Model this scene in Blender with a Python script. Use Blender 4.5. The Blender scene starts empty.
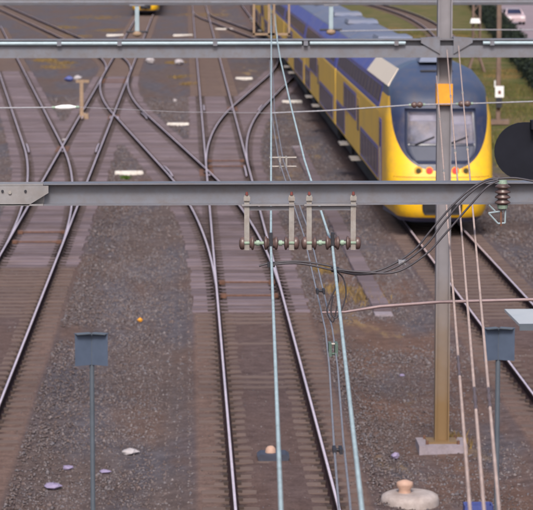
import bpy, math, random
import numpy as np
from mathutils import Vector, Matrix
random.seed(7); rng = np.random.default_rng(11)
scene = bpy.context.scene
COL = scene.collection

# ------------------------------------------------------------------ camera
F_PX, CAM_H = 2700.0, 8.53                     # telephoto from a footbridge, 8.5 m above the ballast
PITCH, YAW = math.atan(324.5 / 2700), math.radians(1.696)
cam = bpy.data.cameras.new('camera'); cam_o = bpy.data.objects.new('camera', cam); COL.objects.link(cam_o)
cam.sensor_width = 36; cam.lens = F_PX / 533 * 36
cam.clip_start = 0.5; cam.clip_end = 6000
cam_o.location = (0, 0, CAM_H); cam_o.rotation_euler = (math.pi / 2 - PITCH, 0, -YAW)
cam.dof.use_dof = True; cam.dof.focus_distance = 21.5; cam.dof.aperture_fstop = 7.2
scene.camera = cam_o

# ------------------------------------------------------------------ light
SUN_EL, SUN_AZ = math.radians(46), math.radians(184)     # azimuth clockwise from +Y: behind and right of the camera
w = bpy.data.worlds.new('World'); scene.world = w; w.use_nodes = True
nt = w.node_tree; nt.nodes.clear()
sky = nt.nodes.new('ShaderNodeTexSky'); sky.sky_type = 'NISHITA'; sky.sun_disc = False
sky.sun_elevation = SUN_EL; sky.sun_rotation = SUN_AZ; sky.air_density = 1.0; sky.dust_density = 6.0; sky.ozone_density = 2.0
bg = nt.nodes.new('ShaderNodeBackground'); bg.inputs['Strength'].default_value = 0.12
wo = nt.nodes.new('ShaderNodeOutputWorld')
nt.links.new(sky.outputs[0], bg.inputs[0]); nt.links.new(bg.outputs[0], wo.inputs[0])
sun = bpy.data.lights.new('sun', 'SUN'); sun.energy = 2.1; sun.angle = math.radians(14); sun.color = (1.0, 0.95, 0.88)
sun_o = bpy.data.objects.new('sun', sun); COL.objects.link(sun_o)
sd = Vector((math.sin(SUN_AZ) * math.cos(SUN_EL), math.cos(SUN_AZ) * math.cos(SUN_EL), math.sin(SUN_EL)))
sun_o.rotation_euler = sd.to_track_quat('Z', 'Y').to_euler(); sun_o.location = (20, -30, 60)
vs = scene.view_settings; vs.view_transform = 'Standard'; vs.look = 'None'; vs.gamma = 1; vs.use_curve_mapping = False
vs.exposure = 0.46
scene.cycles.use_denoising = True
scene.cycles.max_bounces = 6; scene.cycles.diffuse_bounces = 3

# ------------------------------------------------------------------ survey helpers
def ray(px, py):
    u, v = px - 266.5, py - 255
    c, s = math.cos(PITCH), math.sin(PITCH)
    fwd, up = F_PX * c - v * s, -F_PX * s - v * c
    return (u * math.cos(YAW) + fwd * math.sin(YAW), -u * math.sin(YAW) + fwd * math.cos(YAW), up)
def at(px, py, z=0.0):
    r = ray(px, py); k = (z - CAM_H) / r[2]
    return Vector((r[0] * k, r[1] * k, z))
def atY(px, py, Y):
    r = ray(px, py); k = Y / r[1]
    return Vector((r[0] * k, Y, CAM_H + r[2] * k))

# ------------------------------------------------------------------ materials
def new_mat(name):
    m = bpy.data.materials.new(name); m.use_nodes = True
    return m, m.node_tree, m.node_tree.nodes['Principled BSDF']
def plain(name, col, rough=0.6, metal=0.0, var=0.25, scale=8.0, bump=0.15, spec=0.4, emit=None, coat=0.0, dirt=None, dirt_amt=0.4, dirt_scale=2.0):
    """weathered procedural material: base colour, mottling, optional dirt / rust stains"""
    m, t, b = new_mat(name)
    tc = t.nodes.new('ShaderNodeTexCoord'); n = t.nodes.new('ShaderNodeTexNoise')
    n.inputs['Scale'].default_value = scale; n.inputs['Detail'].default_value = 6; n.inputs['Roughness'].default_value = 0.65
    t.links.new(tc.outputs['Object'], n.inputs['Vector'])
    mr = t.nodes.new('ShaderNodeMapRange'); mr.inputs[1].default_value = 0.3; mr.inputs[2].default_value = 0.7
    mr.inputs[3].default_value = 1 - var; mr.inputs[4].default_value = 1 + var
    t.links.new(n.outputs[0], mr.inputs[0])
    mx = t.nodes.new('ShaderNodeMix'); mx.data_type = 'RGBA'; mx.blend_type = 'MULTIPLY'; mx.inputs['Factor'].default_value = 1
    mx.inputs['A'].default_value = (*col, 1); t.links.new(mr.outputs[0], mx.inputs['B'])
    out = mx.outputs['Result']
    if dirt:
        n2 = t.nodes.new('ShaderNodeTexNoise'); n2.inputs['Scale'].default_value = dirt_scale; n2.inputs['Detail'].default_value = 8
        n2.inputs['Roughness'].default_value = 0.7
        t.links.new(tc.outputs['Object'], n2.inputs['Vector'])
        r2 = t.nodes.new('ShaderNodeMapRange'); r2.inputs[1].default_value = 0.42; r2.inputs[2].default_value = 0.68
        r2.inputs[3].default_value = 0; r2.inputs[4].default_value = dirt_amt; t.links.new(n2.outputs[0], r2.inputs[0])
        m2 = t.nodes.new('ShaderNodeMix'); m2.data_type = 'RGBA'; m2.inputs['B'].default_value = (*dirt, 1)
        t.links.new(r2.outputs[0], m2.inputs['Factor']); t.links.new(out, m2.inputs['A']); out = m2.outputs['Result']
    t.links.new(out, b.inputs['Base Color'])
    b.inputs['Roughness'].default_value = rough; b.inputs['Metallic'].default_value = metal
    b.inputs['Specular IOR Level'].default_value = spec; b.inputs['Coat Weight'].default_value = coat
    b.inputs['Coat Roughness'].default_value = 0.12
    if bump:
        bp = t.nodes.new('ShaderNodeBump'); bp.inputs['Strength'].default_value = bump; bp.inputs['Distance'].default_value = 0.01
        t.links.new(n.outputs[0], bp.inputs['Height']); t.links.new(bp.outputs[0], b.inputs['Normal'])
    if emit:
        b.inputs['Emission Color'].default_value = (*emit[0], 1); b.inputs['Emission Strength'].default_value = emit[1]
    return m

M = {}
M['rail_head'] = plain('rail head steel', (0.80, 0.68, 0.76), 0.4, 0.45, 0.15, 5, 0.05, spec=0.35)
M['rail_web'] = plain('rusty rail web', (0.032, 0.019, 0.021), 0.9, 0, 0.3, 6, 0.2, spec=0.08)
M['rust'] = plain('rust', (0.13, 0.065, 0.045), 0.85, 0, 0.4, 9, 0.3)
M['clip'] = plain('dull rail clip', (0.055, 0.038, 0.034), 0.85, 0, 0.3, 9, 0.2)
M['steel'] = plain('galvanised beam steel', (0.19, 0.20, 0.24), 0.5, 0.35, 0.14, 3.5, 0.06, dirt=(0.13, 0.10, 0.09), dirt_amt=0.55, dirt_scale=7)
M['steel_pale'] = plain('pale weathered steel', (0.31, 0.295, 0.285), 0.5, 0.3, 0.15, 18, 0.08, dirt=(0.2, 0.12, 0.09), dirt_amt=0.4, dirt_scale=14)
M['steel_mid'] = plain('older beam steel', (0.26, 0.255, 0.27), 0.55, 0.3, 0.15, 8, 0.08, dirt=(0.2, 0.16, 0.14), dirt_amt=0.4, dirt_scale=9)
M['steel_light'] = plain('zinc tube', (0.31, 0.39, 0.44), 0.5, 0.2, 0.15, 4, 0.03)
M['mast'] = plain('mast paint', (0.22, 0.21, 0.235), 0.6, 0.2, 0.12, 3, 0.1)
def rust_foot(m, z0, z1, col):
    t = m.node_tree; b = t.nodes['Principled BSDF']; src = b.inputs['Base Color'].links[0].from_socket
    g = t.nodes.new('ShaderNodeNewGeometry'); sx = t.nodes.new('ShaderNodeSeparateXYZ'); t.links.new(g.outputs['Position'], sx.inputs[0])
    n = t.nodes.new('ShaderNodeTexNoise'); n.inputs['Scale'].default_value = 2.5; n.inputs['Detail'].default_value = 8; t.links.new(g.outputs['Position'], n.inputs['Vector'])
    a = t.nodes.new('ShaderNodeMath'); a.operation = 'MULTIPLY_ADD'; t.links.new(n.outputs[0], a.inputs[0]); a.inputs[1].default_value = 1.6; t.links.new(sx.outputs[2], a.inputs[2])
    r = t.nodes.new('ShaderNodeMapRange'); r.inputs[1].default_value = z1 + 0.8; r.inputs[2].default_value = z0 + 0.8; r.inputs[3].default_value = 0; r.inputs[4].default_value = 0.9; t.links.new(a.outputs[0], r.inputs[0])
    mx = t.nodes.new('ShaderNodeMix'); mx.data_type = 'RGBA'; t.links.new(r.outputs[0], mx.inputs['Factor']); t.links.new(src, mx.inputs['A']); mx.inputs['B'].default_value = (*col, 1)
    t.links.new(mx.outputs['Result'], b.inputs['Base Color'])
rust_foot(M['mast'], 0.6, 3.0, (0.20, 0.12, 0.045))
M['orange'] = plain('orange paint', (0.78, 0.33, 0.03), 0.55, 0, 0.1, 7, 0.05)
M['wire'] = plain('verdigris copper wire', (0.33, 0.42, 0.46), 0.65, 0.0, 0.22, 9, 0.05, spec=0.2)
M['wire_copper'] = plain('worn copper wire', (0.42, 0.32, 0.29), 0.7, 0.0, 0.2, 6, 0.05, spec=0.15)
M['arm_grey'] = plain('brownish steel tube', (0.26, 0.19, 0.20), 0.55, 0.2, 0.15, 8, 0.05)
M['wire_grey'] = plain('stranded grey wire', (0.28, 0.28, 0.32), 0.5, 0.4, 0.2, 20, 0.1)
M['cable'] = plain('black cable sheath', (0.05, 0.045, 0.055), 0.5, 0, 0.2, 30, 0.05)
M['porcelain'] = plain('brown porcelain', (0.10, 0.062, 0.058), 0.4, 0, 0.25, 12, 0.05, spec=0.6)
M['porcelain_w'] = plain('white porcelain', (0.72, 0.72, 0.74), 0.3, 0, 0.1, 12, 0.03)
M['verdigris'] = plain('verdigris fitting', (0.24, 0.32, 0.26), 0.6, 0.2, 0.25, 25, 0.1)
M['clamp_green'] = plain('dark green fitting', (0.10, 0.15, 0.13), 0.6, 0.2, 0.3, 25, 0.1)
M['redbolt'] = plain('red lead bolt', (0.16, 0.045, 0.04), 0.6, 0.1, 0.2, 30, 0.1)
M['dark'] = plain('dark fitting', (0.03, 0.03, 0.04), 0.6, 0.2, 0.2, 10, 0.05)
M['concrete'] = plain('concrete', (0.25, 0.215, 0.25), 0.85, 0, 0.2, 9, 0.2, dirt=(0.2, 0.16, 0.14), dirt_amt=0.5, dirt_scale=3)
M['conc_pit'] = plain('pit concrete', (0.36, 0.31, 0.30), 0.85, 0, 0.2, 7, 0.2, dirt=(0.22, 0.17, 0.15), dirt_amt=0.7, dirt_scale=2.5)
M['conc_white'] = plain('whitewashed concrete', (0.70, 0.67, 0.64), 0.8, 0, 0.14, 9, 0.15, dirt=(0.35, 0.3, 0.26), dirt_amt=0.45, dirt_scale=3.5)
M['sign_blue'] = plain('slate blue sign back', (0.075, 0.10, 0.155), 0.5, 0.1, 0.12, 5, 0.03)
M['sign_pole'] = plain('slate blue pole', (0.10, 0.12, 0.15), 0.5, 0.2, 0.12, 5, 0.03)
M['signal_black'] = plain('matt black board', (0.012, 0.013, 0.020), 0.7, 0, 0.15, 4, 0.03, spec=0.12)
M['white_plate'] = plain('pale grey plate', (0.44, 0.47, 0.51), 0.5, 0.1, 0.1, 4, 0.03, dirt=(0.4, 0.38, 0.36), dirt_amt=0.3)
M['tan_post'] = plain('tan post', (0.27, 0.19, 0.13), 0.8, 0, 0.2, 8, 0.1)
M['brown_mast'] = plain('brown mast paint', (0.17, 0.115, 0.095), 0.7, 0.1, 0.25, 3, 0.1)
M['yellow'] = plain('train yellow', (0.83, 0.47, 0.012), 0.38, 0, 0.06, 1.2, 0.0, coat=0.25, dirt=(0.45, 0.27, 0.06), dirt_amt=0.35, dirt_scale=0.9)
M['yellow_side'] = plain('dusty shaded side yellow', (0.58, 0.36, 0.075), 0.5, 0, 0.08, 1.2, 0.0, coat=0.1, dirt=(0.36, 0.25, 0.11), dirt_amt=0.6, dirt_scale=0.7)  # ochre copy of the train yellow: shade of the side in the colour, plus dirt
M['blue'] = plain('train blue', (0.05, 0.052, 0.33), 0.36, 0, 0.08, 1.5, 0.0, coat=0.3, dirt=(0.12, 0.12, 0.2), dirt_amt=0.4, dirt_scale=0.9)
M['roof_blue'] = plain('dusty roof blue', (0.13, 0.155, 0.235), 0.6, 0, 0.1, 1.2, 0.02, dirt=(0.19, 0.18, 0.2), dirt_amt=0.6, dirt_scale=0.8)
M['cream'] = plain('sky-lit shoulder panel', (0.66, 0.57, 0.48), 0.45, 0, 0.08, 2, 0.0, dirt=(0.5, 0.42, 0.33), dirt_amt=0.4)  # cream stands in for sky light on the sloping roof shoulder
M['glass_dark'] = plain('dark side glass', (0.022, 0.024, 0.055), 0.22, 0, 0.4, 0.8, 0.0, spec=0.35)
M['mask_dark'] = plain('slate windscreen surround', (0.022, 0.028, 0.06), 0.35, 0, 0.1, 2, 0.0, coat=0.1)
M['lower_mask'] = plain('slate nose panel', (0.06, 0.068, 0.105), 0.6, 0, 0.1, 2, 0.0)
M['windscreen'] = plain('windscreen glass', (0.13, 0.132, 0.185), 0.45, 0, 0.6, 1.6, 0.0, spec=0.15, coat=0.0, dirt=(0.24, 0.19, 0.18), dirt_amt=0.6, dirt_scale=1.9)
M['blind'] = plain('sun blind', (0.20, 0.19, 0.25), 0.6, 0, 0.1, 4, 0.0)
M['underframe'] = plain('underframe black', (0.02, 0.02, 0.025), 0.8, 0, 0.3, 3, 0.1)
M['navy'] = plain('navy valance', (0.035, 0.045, 0.11), 0.5, 0, 0.15, 3, 0.05)
M['red_lamp'] = plain('lit red tail lamp', (0.6, 0.02, 0.02), 0.4, 0, 0.05, 5, 0, emit=((1.0, 0.05, 0.05), 1.0))
M['lamp_ring'] = plain('yellow lamp ring', (0.62, 0.36, 0.05), 0.4, 0, 0.1, 8, 0)
M['lamp_off'] = plain('unlit headlamp', (0.10, 0.09, 0.05), 0.15, 0.3, 0.2, 20, 0, spec=0.8)
M['litter_w'] = plain('pale litter', (0.38, 0.35, 0.37), 0.7, 0, 0.15, 12, 0.1)
M['litter_p'] = plain('lilac litter', (0.25, 0.21, 0.33), 0.7, 0, 0.15, 12, 0.1)
M['litter_b'] = plain('blue plastic', (0.06, 0.08, 0.26), 0.5, 0, 0.15, 8, 0.05)
M['asphalt'] = plain('mauve paving', (0.23, 0.18, 0.205), 0.85, 0, 0.15, 0.6, 0.1)
M['car_paint'] = plain('pale pink car paint', (0.48, 0.37, 0.40), 0.3, 0.1, 0.05, 2, 0, coat=0.6)
M['tyre'] = plain('tyre rubber', (0.02, 0.02, 0.022), 0.85, 0, 0.2, 9, 0.1)
M['balise'] = plain('dark track magnet', (0.045, 0.05, 0.075), 0.6, 0, 0.2, 6, 0.1)
M['peach'] = plain('peach plastic cap', (0.42, 0.27, 0.21), 0.6, 0, 0.15, 8, 0.05)

def island_mat(name, cols, rough=0.9, metal=0.0, tex=10.0):
    m, t, b = new_mat(name)
    g = t.nodes.new('ShaderNodeNewGeometry'); r = t.nodes.new('ShaderNodeValToRGB')
    e = r.color_ramp.elements
    while len(e) < len(cols): e.new(0.5)
    for i, c in enumerate(cols): e[i].position = i / (len(cols) - 1); e[i].color = (*c, 1)
    t.links.new(g.outputs['Random Per Island'], r.inputs[0]); t.links.new(r.outputs[0], b.inputs['Base Color'])
    b.inputs['Roughness'].default_value = rough; b.inputs['Specular IOR Level'].default_value = 0.08
    return m
M['gravel'] = island_mat('ballast stones', [(0.065, 0.05, 0.05), (0.15, 0.117, 0.115), (0.105, 0.077, 0.07), (0.12, 0.112, 0.128), (0.19, 0.165, 0.17), (0.095, 0.074, 0.073)])
M['grass'] = island_mat('grass blades', [(0.05, 0.07, 0.024), (0.10, 0.115, 0.035), (0.17, 0.13, 0.05), (0.075, 0.09, 0.03), (0.14, 0.10, 0.05)])
M['dry_grass'] = island_mat('dry grass blades', [(0.20, 0.13, 0.05), (0.27, 0.18, 0.07), (0.14, 0.10, 0.055), (0.23, 0.15, 0.055)])
M['hedge'] = island_mat('hedge leaves', [(0.008, 0.012, 0.014), (0.018, 0.025, 0.022), (0.03, 0.04, 0.024), (0.012, 0.016, 0.02)])
M['weed'] = island_mat('weed leaves', [(0.05, 0.10, 0.02), (0.10, 0.17, 0.03), (0.07, 0.12, 0.03)])

def wood_mat(name, c1, c2, c3, lo=0.78, hi=1.2):
    m, t, b = new_mat(name)
    tc = t.nodes.new('ShaderNodeTexCoord'); oi = t.nodes.new('ShaderNodeObjectInfo')
    ma = t.nodes.new('ShaderNodeMapping'); ma.inputs['Scale'].default_value = (0.6, 14, 14)
    g = t.nodes.new('ShaderNodeNewGeometry')
    t.links.new(g.outputs['Position'], ma.inputs['Vector'])
    n = t.nodes.new('ShaderNodeTexNoise'); n.inputs['Scale'].default_value = 1.5; n.inputs['Detail'].default_value = 7; n.inputs['Roughness'].default_value = 0.7
    t.links.new(ma.outputs[0], n.inputs['Vector'])
    r = t.nodes.new('ShaderNodeValToRGB'); e = r.color_ramp.elements
    e[0].position = 0.28; e[0].color = (*c1, 1); e[1].position = 0.75; e[1].color = (*c3, 1); k = e.new(0.5); k.color = (*c2, 1)
    t.links.new(n.outputs[0], r.inputs[0])
    n2 = t.nodes.new('ShaderNodeTexNoise'); n2.inputs['Scale'].default_value = 0.9; n2.inputs['Detail'].default_value = 5
    t.links.new(g.outputs['Position'], n2.inputs['Vector'])
    rr = t.nodes.new('ShaderNodeMapRange'); rr.inputs[1].default_value = 0.45; rr.inputs[2].default_value = 0.75; rr.inputs[3].default_value = 0; rr.inputs[4].default_value = 0.7
    t.links.new(n2.outputs[0], rr.inputs[0])
    mx = t.nodes.new('ShaderNodeMix'); mx.data_type = 'RGBA'; mx.inputs['B'].default_value = (0.115, 0.085, 0.08, 1)
    t.links.new(rr.outputs[0], mx.inputs['Factor']); t.links.new(r.outputs[0], mx.inputs['A'])
    br = t.nodes.new('ShaderNodeMapRange'); br.inputs[3].default_value = lo; br.inputs[4].default_value = hi
    t.links.new(oi.outputs['Random'], br.inputs[0])
    m2 = t.nodes.new('ShaderNodeMix'); m2.data_type = 'RGBA'; m2.blend_type = 'MULTIPLY'; m2.inputs['Factor'].default_value = 1
    t.links.new(mx.outputs['Result'], m2.inputs['A']); t.links.new(br.outputs[0], m2.inputs['B'])
    t.links.new(m2.outputs['Result'], b.inputs['Base Color']); b.inputs['Roughness'].default_value = 0.9
    b.inputs['Specular IOR Level'].default_value = 0.08
    bp = t.nodes.new('ShaderNodeBump'); bp.inputs['Strength'].default_value = 0.4; bp.inputs['Distance'].default_value = 0.01
    t.links.new(n.outputs[0], bp.inputs['Height']); t.links.new(bp.outputs[0], b.inputs['Normal'])
    return m
M['timber'] = wood_mat('weathered lilac timber', (0.085, 0.064, 0.073), (0.145, 0.114, 0.130), (0.225, 0.184, 0.205))
M['sleeper'] = wood_mat('stained concrete sleeper', (0.10, 0.073, 0.066), (0.138, 0.10, 0.09), (0.185, 0.138, 0.123), 0.93, 1.08)

TR2, TR4, TR6, GAUGE = -4.10, 1.445, 7.03, 0.7535      # track centres and half the rail spacing

def ground_mat():
    m, t, b = new_mat('yard ground')
    N, L = t.nodes.new, t.links.new
    g = N('ShaderNodeNewGeometry')
    def noise(s, d=8, r=0.65, vec=None):
        n = N('ShaderNodeTexNoise'); n.inputs['Scale'].default_value = s; n.inputs['Detail'].default_value = d; n.inputs['Roughness'].default_value = r
        L(vec or g.outputs['Position'], n.inputs['Vector']); return n.outputs[0]
    def ramp(x, stops):
        r = N('ShaderNodeValToRGB'); e = r.color_ramp.elements
        while len(e) < len(stops): e.new(0.5)
        for i, (p, c) in enumerate(stops): e[i].position = p; e[i].color = (*c, 1)
        L(x, r.inputs[0]); return r.outputs[0]
    def rng_(x, a, bb, c=0.0, d=1.0, smooth=True):
        r = N('ShaderNodeMapRange'); r.interpolation_type = 'SMOOTHSTEP' if smooth else 'LINEAR'
        for i, v in enumerate((a, bb, c, d)): r.inputs[i + 1].default_value = v
        L(x, r.inputs[0]); return r.outputs[0]
    def mix(f, a, bb, mode='MIX'):
        k = N('ShaderNodeMix'); k.data_type = 'RGBA'; k.blend_type = mode
        for s, v in (('Factor', f), ('A', a), ('B', bb)):
            if isinstance(v, tuple): k.inputs[s].default_value = (*v, 1)
            elif isinstance(v, float): k.inputs[s].default_value = v
            else: L(v, k.inputs[s])
        return k.outputs['Result']
    def math_(op, a, bb=None):
        k = N('ShaderNodeMath'); k.operation = op
        for i, v in enumerate((a, bb)):
            if v is None: continue
            if isinstance(v, (int, float)): k.inputs[i].default_value = v
            else: L(v, k.inputs[i])
        return k.outputs[0]
    mpp = N('ShaderNodeMapping'); mpp.inputs['Scale'].default_value = (1.0, 0.24, 1.0); L(g.outputs['Position'], mpp.inputs['Vector']); LV = mpp.outputs[0]
    fine = noise(26, 6, 0.75); mid = noise(3.2, 8, 0.7); big = noise(0.45, 4, 0.55, LV)
    brown = ramp(mid, [(0.25, (0.064, 0.048, 0.047)), (0.5, (0.105, 0.080, 0.077)), (0.8, (0.16, 0.124, 0.118))])
    grey = ramp(mid, [(0.25, (0.048, 0.042, 0.050)), (0.5, (0.090, 0.080, 0.092)), (0.8, (0.16, 0.146, 0.164))])
    col = mix(rng_(big, 0.40, 0.58), brown, grey)
    rust = mix(1.0, brown, (1.12, 0.95, 0.82), 'MULTIPLY')
    col = mix(rng_(noise(0.6, 5, 0.6, LV), 0.5, 0.7, 0, 0.8), col, rust)
    # brake dust and rust next to the rails
    sx = N('ShaderNodeSeparateXYZ'); L(g.outputs['Position'], sx.inputs[0])
    X, Y = sx.outputs[0], sx.outputs[1]
    for c in (TR2, TR4, TR6):
        d = math_('ABSOLUTE', math_('SUBTRACT', X, c))
        col = mix(math_('MULTIPLY', rng_(d, 1.7, 0.9), 0.75), col, mix(1.0, brown, (1.08, 0.93, 0.88), 'MULTIPLY'))
        endm = math_('MULTIPLY', math_('MULTIPLY', rng_(d, 0.9, 1.0), rng_(d, 1.36, 1.24)), rng_(Y, 64, 58))
        col = mix(math_('MULTIPLY', endm, 0.8), col, mix(1.0, brown, (1.5, 1.32, 1.18), 'MULTIPLY'))
        col = mix(math_('MULTIPLY', rng_(math_('ABSOLUTE', math_('SUBTRACT', d, 0.7535)), 0.26, 0.08), 0.6), col, (0.05, 0.037, 0.036))
    rb = math_('MULTIPLY', math_('MULTIPLY', rng_(X, 2.5, 3.3), rng_(X, 6.0, 5.2)), math_('MULTIPLY', rng_(Y, 74, 64), rng_(noise(0.8, 5, 0.6, LV), 0.36, 0.58)))
    col = mix(math_('MULTIPLY', rb, 0.8), col, mix(1.0, brown, (1.28, 1.0, 0.80), 'MULTIPLY'))
    # dry ochre patches
    och = math_('MULTIPLY', rng_(noise(0.9, 5, 0.6, LV), 0.56, 0.70), rng_(X, 2.6, 3.4))
    och = math_('MULTIPLY', och, rng_(X, 5.6, 5.0))
    col = mix(math_('MULTIPLY', och, 0.75), col, (0.27, 0.185, 0.095))
    # grassed verge right of the train
    gx = math_('ADD', X, math_('MULTIPLY', math_('SUBTRACT', noise(0.25, 5, 0.6), 0.5), 6.0))
    gm = math_('MULTIPLY', rng_(gx, 10.3, 12.0), rng_(Y, 82, 100))
    grn = ramp(noise(0.5, 6, 0.65), [(0.3, (0.055, 0.075, 0.025)), (0.46, (0.09, 0.095, 0.034)), (0.56, (0.14, 0.11, 0.055)), (0.75, (0.17, 0.115, 0.065))])
    col = mix(gm, col, grn)
    sp = ramp(fine, [(0.28, (0.6, 0.6, 0.62)), (0.5, (1.0, 1.0, 1.0)), (0.72, (1.45, 1.42, 1.42))])
    col = mix(0.85, col, sp, 'MULTIPLY')
    L(col, b.inputs['Base Color']); b.inputs['Roughness'].default_value = 0.95; b.inputs['Specular IOR Level'].default_value = 0.06
    bp = N('ShaderNodeBump'); bp.inputs['Strength'].default_value = 0.9; bp.inputs['Distance'].default_value = 0.03
    hsum = math_('ADD', math_('MULTIPLY', fine, 0.6), mid); L(hsum, bp.inputs['Height']); L(bp.outputs[0], b.inputs['Normal'])
    return m
M['ground'] = ground_mat()

# ------------------------------------------------------------------ mesh building
class MB:
    def __init__(s): s.v = []; s.f = []; s.m = []
    def add(s, vs, fs, mi=0):
        o = len(s.v); s.v += [tuple(p) for p in vs]
        for f in fs: s.f.append([i + o for i in f]); s.m.append(mi)
        return s
    def box(s, c, size, rot=None, mi=0, taper=1.0):
        x, y, z = (q / 2 for q in size); P = []
        for dz, k in ((-z, 1.0), (z, taper)):
            for dx, dy in ((-x, -y), (x, -y), (x, y), (-x, y)): P.append(Vector((dx * k, dy * k, dz)))
        if rot: P = [rot @ p for p in P]
        c = Vector(c)
        return s.add([c + p for p in P], [(3, 2, 1, 0), (4, 5, 6, 7), (0, 1, 5, 4), (1, 2, 6, 5), (2, 3, 7, 6), (3, 0, 4, 7)], mi)
    def tube(s, pts, r, n=8, cap=True, mi=0):
        pts = [Vector(p) for p in pts]; rr = r if isinstance(r, (list, tuple)) else [r] * len(pts)
        vs, fs = [], []; prev = None
        for i, p in enumerate(pts):
            d = (pts[min(i + 1, len(pts) - 1)] - pts[max(i - 1, 0)])
            if d.length < 1e-9: d = Vector((0, 0, 1))
            d.normalize()
            if prev is None:
                a = d.orthogonal().normalized()
            else:
                a = (prev - d * prev.dot(d)).normalized()
            prev = a; b = d.cross(a)
            for k in range(n):
                t = 2 * math.pi * k / n; vs.append(p + (a * math.cos(t) + b * math.sin(t)) * rr[i])
        for i in range(len(pts) - 1):
            for k in range(n):
                k2 = (k + 1) % n; fs.append((i * n + k, i * n + k2, (i + 1) * n + k2, (i + 1) * n + k))
        if cap:
            e = len(vs); m = (len(pts) - 1) * n; vs += [v.copy() for v in vs[:n]] + [v.copy() for v in vs[m:m + n]]
            fs.append(tuple(e + k for k in reversed(range(n)))); fs.append(tuple(e + n + k for k in range(n)))
        return s.add(vs, fs, mi)
    def prism(s, poly, axis, a, b, mi=0):
        """poly: 2-D outline; axis 'x': (y,z) outline along x; 'y': (x,z); 'z': (x,y)"""
        def P(p, t): return {'x': (t, p[0], p[1]), 'y': (p[0], t, p[1]), 'z': (p[0], p[1], t)}[axis]
        n = len(poly); vs = [P(p, a) for p in poly] + [P(p, b) for p in poly]
        fs = [tuple(range(n)), tuple(reversed(range(n, 2 * n)))] + [(i, i + n, (i + 1) % n + n, (i + 1) % n) for i in range(n)]
        return s.add(vs, fs, mi)
    def build(s, name, mats, parent=None, smooth=False, local=False):
        me = bpy.data.meshes.new(name); me.from_pydata(s.v, [], s.f)
        if not isinstance(mats, (list, tuple)): mats = [mats]
        for k in mats: me.materials.append(M[k] if isinstance(k, str) else k)
        if len(mats) > 1: me.polygons.foreach_set('material_index', s.m)
        if smooth: me.polygons.foreach_set('use_smooth', [len(f) == 4 for f in s.f])
        me.update()
        import bmesh
        if len(s.f) < 60000:
            bm = bmesh.new(); bm.from_mesh(me)
            if not smooth: bmesh.ops.recalc_face_normals(bm, faces=bm.faces); bm.to_mesh(me); bm.free()
        o = bpy.data.objects.new(name, me); COL.objects.link(o)
        if parent is not None:
            o.parent = parent
            if not local: o.location = -world_loc(parent)
        return o
def world_loc(o):
    l = Vector(o.location)
    while o.parent is not None: o = o.parent; l = l + Vector(o.location)
    return l
def tag(o, label=None, cat=None, group=None, kind=None):
    if label: o['label'] = label
    if cat: o['category'] = cat
    if group: o['group'] = group
    if kind: o['kind'] = kind
    return o
def thing(name, loc, label, cat, group=None):
    o = bpy.data.objects.new(name, None); COL.objects.link(o); o.location = loc; o.empty_display_size = 0.2
    return tag(o, label, cat, group)
def piece(name, me, parent, loc, scale=(1, 1, 1)):
    o = bpy.data.objects.new(name, me); COL.objects.link(o); o.parent = parent
    o.location = Vector(loc) - world_loc(parent); o.scale = scale
    return o
def copy_tree(o, parent=None):
    c = o.copy(); COL.objects.link(c); c.parent = parent
    for ch in list(o.children): copy_tree(ch, c)
    return c
def arrays(name, V, Fc, mat, parent=None):
    me = bpy.data.meshes.new(name); n = len(Fc); k = Fc.shape[1]
    me.vertices.add(len(V)); me.vertices.foreach_set('co', V.astype(np.float32).ravel())
    me.loops.add(n * k); me.loops.foreach_set('vertex_index', Fc.astype(np.int32).ravel())
    me.polygons.add(n); me.polygons.foreach_set('loop_start', np.arange(0, n * k, k, dtype=np.int32)); me.polygons.foreach_set('loop_total', np.full(n, k, dtype=np.int32))
    me.materials.append(M[mat]); me.update(calc_edges=True); me.validate()
    o = bpy.data.objects.new(name, me); COL.objects.link(o)
    if parent is not None: o.parent = parent; o.location = -world_loc(parent)
    return o

# ------------------------------------------------------------------ track geometry
def s_curve(Y, x0, x1, y0, m, lt, y_end=None):
    """track that leaves x0 at y0 tangentially, runs at slope m and (if x1 is not None) joins x1"""
    sg = 1 if (x1 if x1 is not None else x0 + m) > x0 else -1
    am = abs(m)
    def off(t):
        if t <= 0: return 0.0
        if t < lt: return am / (2 * lt) * t * t
        return am * lt / 2 + am * (t - lt)
    if x1 is None: return x0 + sg * off(Y - y0)
    tot = abs(x1 - x0); L = 2 * lt + (tot - am * lt) / am
    t = Y - y0
    if t > L: return x1
    return x0 + sg * (off(t) if t < L - lt else tot - off(L - t))
B1 = lambda Y: s_curve(Y, TR2, None, 70, -0.086, 36)
B3 = lambda Y: s_curve(Y, TR4, TR2, 61, -0.088, 34)
B5 = lambda Y: s_curve(Y, TR4, TR6, 95, 0.092, 36)
B7 = lambda Y: s_curve(Y, TR2, None, 160, -0.130, 30)
B8 = lambda Y: s_curve(Y, TR6, TR2 + 5.54, 186, -0.080, 30)
B9 = lambda Y: 19.0 + 3.4 * math.sin((Y - 190) / 110 * math.pi / 2 * 1.3)
PATHS = {'T2': lambda Y: TR2, 'T4': lambda Y: TR4, 'T6': lambda Y: TR6, 'B1': B1, 'B3': B3, 'B5': B5, 'B7': B7, 'B8': B8, 'B9': B9}

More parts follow.
